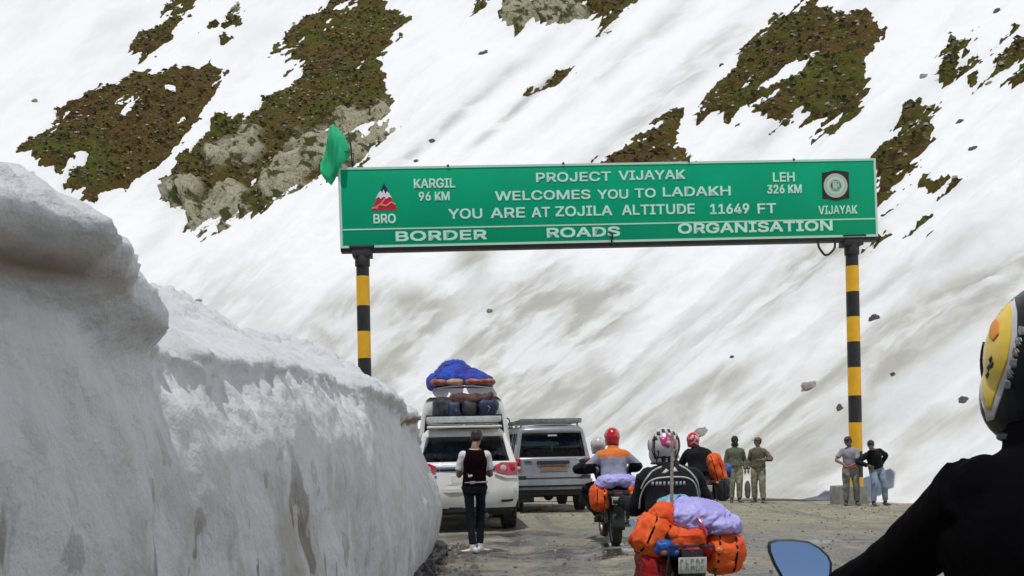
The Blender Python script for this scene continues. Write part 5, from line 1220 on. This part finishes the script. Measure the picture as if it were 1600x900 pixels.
# ================================================================== MOTORCYCLES
def motorcycle(label, loc, rz, group='laden touring motorcycles on the road', near=False, steer=0):
    root = empty('motorcycle', loc, rz, label, 'motorcycle', group)
    def whl(y, r, w, nm):
        t = MB(); t.lathe([(r * .80, -w * .42), (r * .92, -w * .5), (r * .985, -w * .30), (r, 0), (r * .985, w * .30), (r * .92, w * .5), (r * .80, w * .42)], (0, y, r), (1, 0, 0), 36, closed=True)
        for k in range(36):
            a = 2 * math.pi * k / 36
            for sg in (-1, 1): t.box((sg * w * .2, y + math.cos(a + sg * .04) * r * .992, r + math.sin(a + sg * .04) * r * .992), (w * .34, .022, .014), rot=(a, 0, 0))
        ty = t.build(nm, MT['rubber'], root)
        q = MB(); q.lathe([(r * .81, -w * .38), (r * .81, w * .38), (r * .74, w * .30), (r * .74, -w * .30)], (0, y, r), (1, 0, 0), 32, closed=True); q.build('rim', MT['steel'], ty)
        q = MB(); q.lathe([(.001, -.07), (.05, -.07), (.05, .07), (.001, .07)], (0, y, r), (1, 0, 0), 14)
        for k in range(20):
            a = 2 * math.pi * k / 20; q.tube([(.04 * (-1) ** k, y + math.cos(a) * .05, r + math.sin(a) * .05), (0, y + math.cos(a + .3) * r * .75, r + math.sin(a + .3) * r * .75)], .003, n=4)
        q.build('hub', MT['steel'], ty)
        return ty
    whl(0, .33, .13, 'rear_wheel'); whl(1.38, .33, .10, 'front_wheel')
    def arc(y, r, a0, a1, w, m, nm):
        b = MB(); rings = []
        for a in np.linspace(a0, a1, 16):
            rings.append([(x * w, y + math.cos(a) * (r + h), .33 + math.sin(a) * (r + h)) for x, h in ((-.5, -.02), (-.45, .0), (-.2, .012), (.2, .012), (.45, 0), (.5, -.02))])
        b.loft(rings, closed_ring=False, cap=False); o = b.build(nm, MT[m], root); md = o.modifiers.new('t', 'SOLIDIFY'); md.thickness = .004; return o
    arc(0, .37, .9, 3.35, .19, 'black_plastic', 'rear_mudguard'); arc(1.38, .36, .2, 2.6, .15, 'black_plastic', 'front_mudguard')
    # frame, engine, exhaust
    b = MB(); b.tube([(0, 1.02, .95), (0, .55, .80), (0, .15, .72), (0, -.30, .74)], .022, n=8)
    for sg in (-1, 1):
        b.tube([(sg * .11, .35, .40), (sg * .12, 0, .33)], .02, n=8); b.tube([(sg * .10, .15, .70), (sg * .12, -.32, .76)], .014, n=6); b.tube([(sg * .05, 1.0, .9), (sg * .07, .78, .35), (sg * .09, .35, .30)], .016, n=6)
    b.build('frame', MT['dark_metal'], root)
    for sg in (-1, 1):
        q = MB(); q.tube([(sg * .135, .12, .70), (sg * .135, -.02, .34)], .022, n=10)
        for k in range(9): q.lathe([(.030, 0), (.030, .012)], (sg * .135, .10 - .11 * k / 8, .66 - .29 * k / 8), (0, .33, .94), 12)
        q.build('shock_absorber', MT['steel'], root)
    q = MB(); q.tube([(.16, .75, .35), (.18, .40, .28), (.19, .1, .30), (.20, -.35, .36)], [.022, .024, .045, .048], n=14, smooth=4); q.build('exhaust_pipe', MT['chrome'], root)
    q = MB(); q.box((0, .55, .38), (.26, .38, .24)); q.box((0, .62, .58), (.20, .22, .18))
    for k in range(6): q.box((0, .62, .52 + k * .025), (.25, .27, .008))
    q.lathe([(.10, 0), (.10, .05), (.06, .07)], (.13, .48, .38), (1, 0, 0), 18); q.build('engine', MT['dark_metal'], root, bevel=.008)
    b = MB(); b.ball((0, .72, .90), (.145, .30, .13), 16, None, .85); b.build('fuel_tank', MT['leather_black'], root)
    b = MB(); b.ball((0, .38, .79), (.15, .22, .055), 12, None, .7); b.ball((0, -.02, .83), (.135, .27, .06), 12, None, .7); b.build('seat', MT['black_cloth'], root, fuse=.012, smooth_it=2)
    # carrier frames beside the rear wheel
    for sg in (-1, 1):
        q = MB(); q.tube([(sg * .15, .2, .74), (sg * .20, .15, .45), (sg * .20, -.35, .45), (sg * .15, -.38, .76), (sg * .15, .2, .76)], .009, n=6); q.build('pannier_rack', MT['dark_metal'], root)
    q = MB(); q.box((0, -.28, .80), (.30, .26, .02)); q.tube([(-.15, -.1, .78), (-.15, -.44, .82), (.15, -.44, .82), (.15, -.1, .78)], .010, n=6); q.build('luggage_rack', MT['dark_metal'], root)
    # lamps, plate
    q = MB(); q.box((0, -.40, .795), (.16, .05, .09)); q.build('lamp_housing', MT['black_plastic'], root, bevel=.015)
    q = MB(); q.ball((0, -.425, .795), (.062, .022, .034), 10, None, .7); q.build('tail_light', MT['red_lens'], root)
    for sg in (-1, 1):
        q = MB(); q.tube([(sg * .05, -.40, .785), (sg * .17, -.41, .785)], .009, n=6); st_ = q.build('indicator_stalk', MT['black_plastic'], root)
        q = MB(); q.ball((sg * .195, -.415, .785), (.030, .026, .026), 10); q.build('indicator', MT['amber_lens'], st_)
    q = MB(); q.box((0, -.44, .685), (.20, .006, .115), rot=(.12, 0, 0)); pl = q.build('number_plate', MT['plate_white'], root, bevel=.002)
    q = MB(); rs = random.Random(4)
    def stroke(x, z, w, h): q.box((x, -.4455 - (z - .685) * .12, z), (w, .002, h))
    for row in (.712, .662):
        for k in range(5):
            x = -.075 + k * .037; stroke(x - .009, row, .005, .034)
            stroke(x, row + rs.choice((.014, 0, -.014)), .016, .005)
            if rs.random() > .4: stroke(x + .009, row + rs.choice((.008, -.008)), .005, .018)
    q.build('plate_marks', MT['worn_ink'], pl)['kind'] = 'stuff'
    q = MB(); q.box((0, -.42, .65), (.15, .012, .30), rot=(.15, 0, 0)); q.build('plate_bracket', MT['black_plastic'], root, bevel=.006)
    # fork, bars
    for sg in (-1, 1):
        q = MB(); q.tube([(sg * .085, 1.36, .33), (sg * .085, 1.05, 1.0)], .024, n=10); q.build('fork_leg', MT['steel'], root)
        q = MB(); q.tube([(sg * .24, .96, 1.06), (sg * .31, .92, 1.07), (sg * .38, .89, 1.065)], .019, n=10); q.build('grip', MT['rubber'], root)
        q = MB(); q.box((sg * .11, .45, .33), (.03, .06, .02)); q.tube([(sg * .10, .45, .33), (sg * .26, .45, .33)], .014, n=8); q.build('foot_peg', MT['dark_metal'], root)
    q = MB(); q.tube([(-.30, .93, 1.07), (-.18, 1.0, 1.06), (-.08, 1.03, 1.0), (.08, 1.03, 1.0), (.18, 1.0, 1.06), (.30, .93, 1.07)], .013, n=8); q.build('handlebar', MT['dark_metal'], root)
    q = MB(); q.ball((0, 1.16, .93), (.095, .10, .095), 14); q.build('headlight', MT['black_plastic'], root)
    q = MB(); q.lathe([(.05, 0), (.05, .05), (.04, .06)], (0, 1.06, 1.04), (0, -.3, 1), 18); q.build('gauge', MT['dark_metal'], root)
    if not near:
        for sg in (-1, 1):
            q = MB(); q.tube([(sg * .22, .97, 1.08), (sg * .27, .97, 1.18), (sg * .34, .95, 1.24)], .006, n=6); st_ = q.build('mirror_stalk', MT['dark_metal'], root)
            q = MB(); q.ball((sg * .37, .95, 1.25), (.055, .012, .040), 10); mi = q.build('mirror', MT['black_plastic'], st_)
    return root
def rider_pose(y=.33, z=.86, lean=.14, head=(0, 0), passenger=False, knees=1.0):
    if passenger: return dict(pelvis=(0, y, z), chest=(0, y + .07, z + .45), head=(head[0], y + .12, z + .68), Lh=(-.22, y + .30, z + .18), Rh=(.22, y + .30, z + .18), Lep=(-1, -.5, -.3), Rep=(1, -.5, -.3), La=(-.22, y + .24, .44), Ra=(.22, y + .24, .44), Lkp=(-1.2, .9, .5), Rkp=(1.2, .9, .5), Lfd=(-.1, 1, 0), Rfd=(.1, 1, 0))
    return dict(pelvis=(0, y, z), chest=(0, y + lean, z + .44), head=(head[0], y + lean + .07, z + .66), Lh=(-.32, .90, 1.085), Rh=(.32, .90, 1.085), Lep=(-.55, -.2, -1), Rep=(.55, -.2, -1), Lhd=(.1, 1, -.1), Rhd=(-.1, 1, -.1), Lpn=(0, 0, -1), Rpn=(0, 0, -1), curl=.8,
                La=(-.20, .42, .40), Ra=(.20, .42, .40), Lkp=(-.3, 1, .6), Rkp=(.3, 1, .6), Lfd=(-.1, 1, 0), Rfd=(.1, 1, 0))
def W(root, p): return Matrix.LocRotScale(root.location, root.rotation_euler, None) @ Vector(p)
def bagobj(root, nm, m, c, r, label, cat='luggage', group=None, power=.5, amp=.028, seed=0, rid=.026, rot=(0, 0, 0), fr=8, straps=True, n=34):
    o = blobmesh(nm, MT[m], None, r, power, None, amp, fr, seed, n=n, rid=rid); displace(o.data, lambda co: .012 * ridged((co @ FR) * np.array([22., 8., 8.]) + seed, 3))
    o.location = W(root, c); o.rotation_euler = (Matrix.Rotation(root.rotation_euler.z, 3, 'Z') @ Euler(rot).to_matrix()).to_euler(); tag(o, label, cat, group)
    if straps:
        bv = BVHTree.FromObject(o, bpy.context.evaluated_depsgraph_get()); 
        for off in ((-.45, .40) if r[0] > .12 else (0.1,)):
            pts = []
            for a in np.linspace(0, 2 * math.pi, 26, endpoint=False):
                d = Vector((0, math.cos(a), math.sin(a))); h = bv.ray_cast(Vector((off * r[0], 0, 0)) + d * 2, -d)
                if h[0] is not None: pts.append(h[0] + d * .002)
            if len(pts) > 10: q = MB(); q.tube(pts, .009, n=5, closed=True, ry=.003, side=(1, 0, 0)); q.build('strap', MT['black_cloth'], o)
    return o
FR = np.array(Euler((.5, .9, .6)).to_matrix())
def sheet(root, m, balls, label, cat='rain sheet', fr=9, a=.018, r=.022, vox=.009, seed=0):
    b = MB()
    for c, rr_, pw in balls: b.ball(c, rr_, 16, None, pw)
    o = b.build('rain_sheet', MT[m], None, fuse=vox, smooth_it=3, disp=lambda co: a * fbm(co * fr * .5 + seed, 3) + r * ridged((co + .05 * np.stack([fbm(co * 6 + 3, 2), fbm(co * 6 + 8, 2), fbm(co * 6 + 13, 2)], 1)) @ FR * np.array([15., 5., 5.]) + seed, 3, .5))
    o.location = root.location; o.rotation_euler = root.rotation_euler; tag(o, label, cat); return o

# --- motorcycle 1: centre foreground
d = 7.62; p = at(1064, 900, d); mc1 = motorcycle('motorcycle nearest the camera in the centre, laden with orange bags and lavender sheet', (p.x, p.y, rz_at(p.x, p.y) - .01), math.radians(1.5), near=True)
P = rider_pose(.42, .87, .15, (-.045, 0)); P['head'] = (.0, .60, 1.515); P['Lh'] = (-.30, .90, 1.08); P['chest'] = (.03, .57, 1.31); P['pelvis'] = (.03, .42, .87); P['Lep'] = (-.05, -.3, -1); P['Lkp'] = (-.02, 1, .6); P['La'] = (-.15, .42, .40)
r1, jk1, R1, h1, *_ = person('rider in black jacket with white piping on the centre motorcycle', mc1.location, mc1.rotation_euler.z, P,
   dict(trousers='black_cloth', top='leather_black', helmet=True, shoes='boots', bulk=1.32, broad=1.06, sleeve_w=1.22, jv=.011, wr=.012, skin='black_cloth', collar=True))
hm = helmet(r1, h1, R1, 'helmet_white', 1.0)
for pts in ([(-.215, 1.03), (-.205, 1.13), (-.17, 1.225), (-.10, 1.27), (.03, 1.28), (.14, 1.27), (.20, 1.225), (.235, 1.13), (.25, 1.03)], [(-.05, 1.36), (-.12, 1.325), (-.175, 1.26), (-.205, 1.19)], [(.09, 1.37), (.16, 1.325), (.22, 1.25), (.255, 1.16), (.27, 1.08)]):
    conform_line(jk1, pts, MT['piping'], 'piping', .0075)
for k, x in enumerate((-.13, -.10, -.075, -.045, -.01, .02, .05, .08, .11)): conform(jk1, [(x - .010, 1.215), (x + .008, 1.215), (x + .010, 1.245), (x - .006, 1.245)], MT['grey_tee'], 'back_print', cuts=0)
conform(jk1, [(.02, 1.31), (.05, 1.36), (.07, 1.32), (.045, 1.325)], MT['piping'], 'back_print', cuts=1); conform(jk1, [(-.06, 1.31), (-.02, 1.345), (0, 1.33), (-.03, 1.31)], MT['piping'], 'back_print', cuts=1)
hx_, hz_ = h1.x, h1.z
star = []
for k in range(14):
    a = 2 * math.pi * k / 14; rr_ = (.070, .042)[k % 2] * (1 + .2 * math.sin(k * 2.3)); star.append((hx_ + .012 + rr_ * math.cos(a), hz_ + .045 + rr_ * math.sin(a)))
conform(hm, star, MT['magenta'], 'helmet_graphic', cuts=3, off=.001)
conform(hm, [(hx_ - .015, hz_ + .03), (hx_ + .01, hz_ + .085), (hx_ + .02, hz_ + .045), (hx_ + .05, hz_ + .06), (hx_ + .02, hz_ + .01), (hx_ + .03, hz_ - .005)], MT['helmet_white'], 'helmet_graphic', cuts=2, off=.003)
for sg in (-1, 1):
    conform(hm, [(hx_ + sg * .088, hz_ - .10), (hx_ + sg * .112, hz_ - .02), (hx_ + sg * .108, hz_ + .06), (hx_ + sg * .085, hz_ + .11), (hx_ + sg * .092, hz_ + .05), (hx_ + sg * .094, hz_ - .02), (hx_ + sg * .078, hz_ - .09)], MT['ink'], 'helmet_graphic', cuts=3, off=.001)
    conform(hm, [(hx_ + sg * .065, hz_ - .08), (hx_ + sg * .078, hz_ - .02), (hx_ + sg * .060, hz_ - .03)], MT['ink'], 'helmet_graphic', cuts=1, off=.001)
for k in range(6):
    a = math.pi * (.12 + .152 * k); x = hx_ + .092 * math.cos(a); z_ = hz_ + .035 + .095 * math.sin(a)
    conform(hm, [(x - .013, z_ - .012), (x + .013, z_ - .014), (x + .010, z_ + .014), (x - .010, z_ + .016)], MT['ink'], 'helmet_graphic', cuts=1, off=.001)
conform(hm, [(hx_ - .08, hz_ - .125), (hx_ + .08, hz_ - .125), (hx_ + .075, hz_ - .07), (hx_ - .075, hz_ - .07)], MT['ink'], 'helmet_graphic', cuts=2, off=.001)
q = MB(); q.tube([(-.10, -.20, .92), (-.08, -.15, 1.3), (-.065, -.12, 1.62)], [.013, .012, .010], n=8); o = q.build('flag_stick', MT['bark'], None); o.location = mc1.location; o.rotation_euler = mc1.rotation_euler; tag(o, 'pale wooden stick standing upright in the luggage of the centre motorcycle', 'stick')
G1 = 'bags on the centre motorcycle'
bagobj(mc1, 'rain_cover_bag', 'orange_cover', (-.225, -.12, .875), (.125, .24, .16), 'tall orange covered bag on the left side of the centre motorcycle', group=G1, seed=1, rot=(0, .45, 0), power=.7)
bagobj(mc1, 'rain_cover_bag', 'orange_cover', (-.155, -.18, 1.0), (.085, .13, .10), 'small orange bundle at the foot of the upright stick', group=G1, seed=2, rot=(0, -.5, 0), straps=False, power=.7)
bagobj(mc1, 'rain_cover_bag', 'orange_cover', (-.01, -.30, .87), (.14, .14, .075), 'flat orange topped bag above the number plate of the centre motorcycle', group=G1, seed=3, rot=(.1, -.12, 0), power=.5, straps=False)
bagobj(mc1, 'pannier', 'orange_cover', (.26, -.16, .755), (.145, .26, .15), 'bulging orange pannier on the right side of the centre motorcycle', group=G1, seed=4, rot=(0, .12, 0), power=.6, amp=.03)
bagobj(mc1, 'pannier', 'red_cover', (-.235, -.08, .64), (.10, .25, .14), 'dark red pannier low on the left side of the centre motorcycle', group=G1, seed=5, power=.6)
bagobj(mc1, 'pannier', 'red_cover', (.02, -.29, .80), (.17, .13, .035), 'red strip of cover under the flat orange topped bag', group=G1, seed=15, power=.6, straps=False)
bagobj(mc1, 'bundle', 'blue_cover', (-.16, -.36, .80), (.075, .07, .045), 'small blue bundle wedged left of the centre number plate', group=G1, seed=6, straps=False)
sheet(mc1, 'lavender', [((.09, -.10, 1.00), (.24, .30, .11), .8), ((.24, -.14, .94), (.16, .28, .085), .8), ((.02, -.05, 1.05), (.15, .20, .09), .9), ((.04, -.25, .96), (.10, .14, .085), .9)], 'crumpled lavender rain sheet over the load of the centre motorcycle', r=.03, seed=3)
sheet(mc1, 'teal', [((-.03, .06, 1.10), (.12, .10, .055), .9), ((.12, .10, 1.09), (.12, .08, .04), .9)], 'teal sheet showing behind the lavender sheet at the centre rider waist', seed=8)
q = MB(); q.tube([(.02, -.32, 1.075), (.07, -.44, .98), (.10, -.46, .90)], .009, n=6, smooth=4); o = q.build('cord', MT['magenta'], None); o.location = mc1.location; o.rotation_euler = mc1.rotation_euler; tag(o, 'thin magenta cord tied across the lavender sheet', 'cord')

# --- motorcycle 2: further left with pillion
d = 15.2; p = at(962, 848, d); mc2 = motorcycle('motorcycle beside the silver people carrier with orange panniers both sides', (p.x, p.y, rz_at(p.x, p.y) - .01), math.radians(2))
r2, j2, R2, h2, *_ = person('pillion rider in red helmet with orange and grey jacket', mc2.location, mc2.rotation_euler.z, rider_pose(.03, .93, passenger=True),
   dict(trousers='black_cloth', top='jacket_grey', helmet=True, shoes='boots', bulk=1.22, skin='black_cloth', collar=True, paint_top=(['jacket_orange', 'black_cloth'], lambda c: 1 if c.z > 1.315 and abs(c.x) < .24 else (2 if (abs(c.x) > .245 and c.z < 1.22) else 0))))
helmet(r2, h2, R2, 'helmet_red', .92)
P = rider_pose(.46, .84, .20); P['chest'] = (-.06, .60, 1.26); P['head'] = (-.15, .66, 1.49)
P['Lep'] = (-1.5, -.1, -.3)
r2b, j2b, R2b, h2b, *_ = person('rider in black with pale helmet hidden in front of the red helmeted pillion', mc2.location, mc2.rotation_euler.z, P, dict(trousers='black_cloth', top='leather_black', helmet=True, shoes='boots', bulk=1.25, skin='black_cloth', broad=1.15))
helmet(r2b, h2b, R2b, 'helmet_white', .92)
G2 = 'bags on the motorcycle beside the people carrier'
bagobj(mc2, 'pannier', 'orange_cover', (-.25, -.14, .72), (.125, .25, .19), 'orange pannier on the left of the motorcycle beside the people carrier', group=G2, seed=7, power=.6, amp=.03)
bagobj(mc2, 'pannier', 'red_cover', (.24, -.14, .70), (.105, .24, .18), 'red orange pannier on the right of the motorcycle beside the people carrier', group=G2, seed=9, power=.6, amp=.03)
bagobj(mc2, 'pannier', 'orange_cover', (.20, -.30, .78), (.05, .10, .12), 'narrow orange flap beside the plate of the motorcycle with two riders', group=G2, seed=10, straps=False)
sheet(mc2, 'lavender', [((.0, -.24, .98), (.29, .17, .085), .8), ((-.16, -.18, .93), (.15, .20, .075), .8), ((.18, -.18, .92), (.15, .20, .07), .8)], 'lavender rain sheet behind the red helmeted pillion', r=.022, seed=13)

# --- motorcycle 3: behind the centre one
d = 18.6; p = at(1100, 826, d); mc3 = motorcycle('motorcycle mostly hidden ahead of the centre rider, one tall orange bag showing', (p.x, p.y, rz_at(p.x, p.y) - .01), math.radians(-3))
P = rider_pose(.40, .90, .10); P['head'] = (-.10, .52, 1.55); P['chest'] = (-.03, .50, 1.36)
r3, j3, R3, h3, *_ = person('rider in black jacket and red white helmet just ahead of the centre rider', mc3.location, mc3.rotation_euler.z, P, dict(trousers='black_cloth', top='leather_black', helmet=True, shoes='boots', bulk=1.28, skin='black_cloth'))
hm3 = helmet(r3, h3, R3, 'helmet_red', .95)
for poly in ([(-.09, .02), (-.03, .10), (.0, .06), (-.05, .0)], [(.02, .10), (.09, .04), (.07, -.01), (.02, .05)], [(-.08, -.06), (0, -.02), (.08, -.06), (.06, -.09), (0, -.05), (-.06, -.09)], [(-.01, .0), (.03, .02), (.03, -.02)]):
    conform(hm3, [(h3.x + x, h3.z + z_) for x, z_ in poly], MT['helmet_white'], 'helmet_graphic', cuts=2)
bagobj(mc3, 'rain_cover_bag', 'orange_cover', (.24, -.10, 1.0), (.13, .22, .30), 'tall orange covered bag leaning behind the red white helmeted rider', seed=11, rot=(0, -.25, 0), power=.65, amp=.03)
bagobj(mc3, 'pannier', 'bag_black', (.32, -.10, .66), (.12, .22, .20), 'black pannier under the tall leaning orange bag', seed=12, power=.5)
bagobj(mc3, 'bundle', 'blue_cover', (.44, -.05, .98), (.05, .10, .12), 'small dark blue bundle right of the tall leaning orange bag', seed=14, straps=False)

# --- motorcycle 4: our right foreground, seen from behind its rider
mc4 = motorcycle('dark motorcycle in the lower right corner whose left mirror shows the sky', (1.055, 1.52, 0), math.radians(1), near=True)
P = rider_pose(.33, .84, .10); P['head'] = (.0, .42, 1.63); P['chest'] = (0, .40, 1.425); P['Lh'] = (-.33, .92, 1.09); P['hyaw'] = .08; P['Lep'] = (-.1, -.2, -1)
r4, j4, R4, h4, *_ = person('rider in black jacket close to the camera at the right edge', mc4.location, mc4.rotation_euler.z, P,
   dict(trousers='black_cloth', top='jacket_near', helmet=True, shoes='boots', bulk=1.42, broad=1.0, sleeve_w=1.12, jv=.008, wr=.006, skin='black_cloth', collar=True, collar_h=.09, collar_r=.112))
hm4 = helmet(r4, h4, R4, 'helmet_black', 1.0, vox=.005, size=(.132, .162, .150), va=.75)
Mi = Matrix.LocRotScale(mc4.location, mc4.rotation_euler, None).inverted()
hc = Matrix.LocRotScale(mc4.location, mc4.rotation_euler, None) @ h4
DD = (hc - CAM).normalized(); DDl = (Mi.to_3x3() @ DD); dist = (hc - CAM).y
print('helmet', hc)
SXw = DD.cross(Vector((0, 0, 1))).normalized(); SZw = SXw.cross(DD)
def hp_(pts):   # outline of the print, in metres about the helmet centre
    out = []
    for x, y in pts:
        dirr = at(x, y, 1) - CAM; t = (hc - CAM).dot(DD) / dirr.dot(DD); v = CAM + dirr * t - hc; out.append((v.dot(SXw), v.dot(SZw)))
    return out
def dec(pts, m, nm, off, cuts=6): return conform(hm4, hp_(pts), MT[m], nm, off=off, cuts=cuts, direction=DDl, M_=h4, thick=.0005)
dec([(1528, 560), (1529, 518), (1538, 476), (1551, 453), (1567, 447), (1584, 458), (1592, 490), (1593, 530), (1587, 567), (1572, 608), (1555, 654), (1543, 658), (1532, 622)], 'helmet_white', 'helmet_graphic', .0006)
dec([(1533, 560), (1534, 520), (1542, 482), (1553, 462), (1566, 456), (1577, 465), (1583, 492), (1584, 530), (1578, 565), (1563, 603), (1550, 640), (1544, 640), (1537, 612)], 'yellow_print', 'helmet_graphic', .0014)
dec([(1548, 510), (1556, 494), (1564, 506), (1565, 525), (1556, 535), (1549, 527)], 'orange_print', 'helmet_graphic', .0022, 5)
for (x, y) in ((1551, 562), (1548, 574), (1545, 586), (1553, 570)): dec([(x - 3, y), (x + 2, y - 6), (x + 4, y - 1), (x, y + 6)], 'ink', 'helmet_graphic', .0024, 2)
rs = random.Random(9)
for k in range(6):
    x, y = 1596 - k * 4.2, 512 + k * 16; a_ = rs.uniform(-3, 3)
    dec([(x, y), (x + 8 + a_, y + 2), (x + 10, y + 8), (x + 4, y + 9), (x + 9, y + 14), (x + 1 + a_, y + 15), (x - 2, y + 8)], 'steel', 'helmet_graphic', .0012, 3)
# mirror with real glass
mir = bpy.data.materials.new('mirror glass'); mir.use_nodes = True; pb = mir.node_tree.nodes['Principled BSDF']; pb.inputs['Metallic'].default_value = 1; pb.inputs['Roughness'].default_value = .02; pb.inputs['Base Color'].default_value = (.85, .88, .9, 1)
MD = 2.5
pts2 = [(1199, 846), (1212, 842), (1240, 842), (1264, 845), (1282, 855), (1296, 868), (1301, 880), (1300, 900), (1290, 922), (1262, 934), (1240, 926), (1222, 905), (1208, 880), (1200, 860)]
mc_ = at(1252, 884, MD)
nrm = Vector((-.20, -.94, .19)).normalized(); axx = Vector((0, 0, 1)).cross(nrm).normalized(); axz = nrm.cross(axx); Mw = Matrix((axx, -nrm, axz)).transposed().to_4x4(); Mw.translation = mc_
q = MB(); poly = []
for x, y in pts2:
    dirr = at(x, y, 1) - CAM; t = (mc_ - CAM).dot(nrm) / dirr.dot(nrm); v = CAM + dirr * t - mc_; poly.append((v.dot(axx), v.dot(axz)))
q.prism(poly, 0, .035)
house = q.build('mirror_housing', MT['black_plastic'], None, bevel=.006); house.parent = mc4
house.matrix_world = Mw
bpy.context.view_layer.update(); house.matrix_parent_inverse = mc4.matrix_world.inverted() 
house.matrix_world = Mw
sc = .90; q = MB(); q.prism([(x * sc, z_ * sc) for x, z_ in poly], -.0035, .004); gl_ = q.build('mirror_glass', mir, house, sharp=20)
q = MB(); e0 = Mw.inverted() @ at(1300, 905, MD); e1 = Mw.inverted() @ (Matrix.LocRotScale(mc4.location, mc4.rotation_euler, None) @ Vector((-.24, .97, 1.075)))
q.tube([e0 + Vector((0, .02, 0)), e0.lerp(e1, .4) + Vector((0, .03, .01)), e1], [.011, .010, .009], n=10, smooth=4); q.build('mirror_stalk', MT['black_plastic'], house)
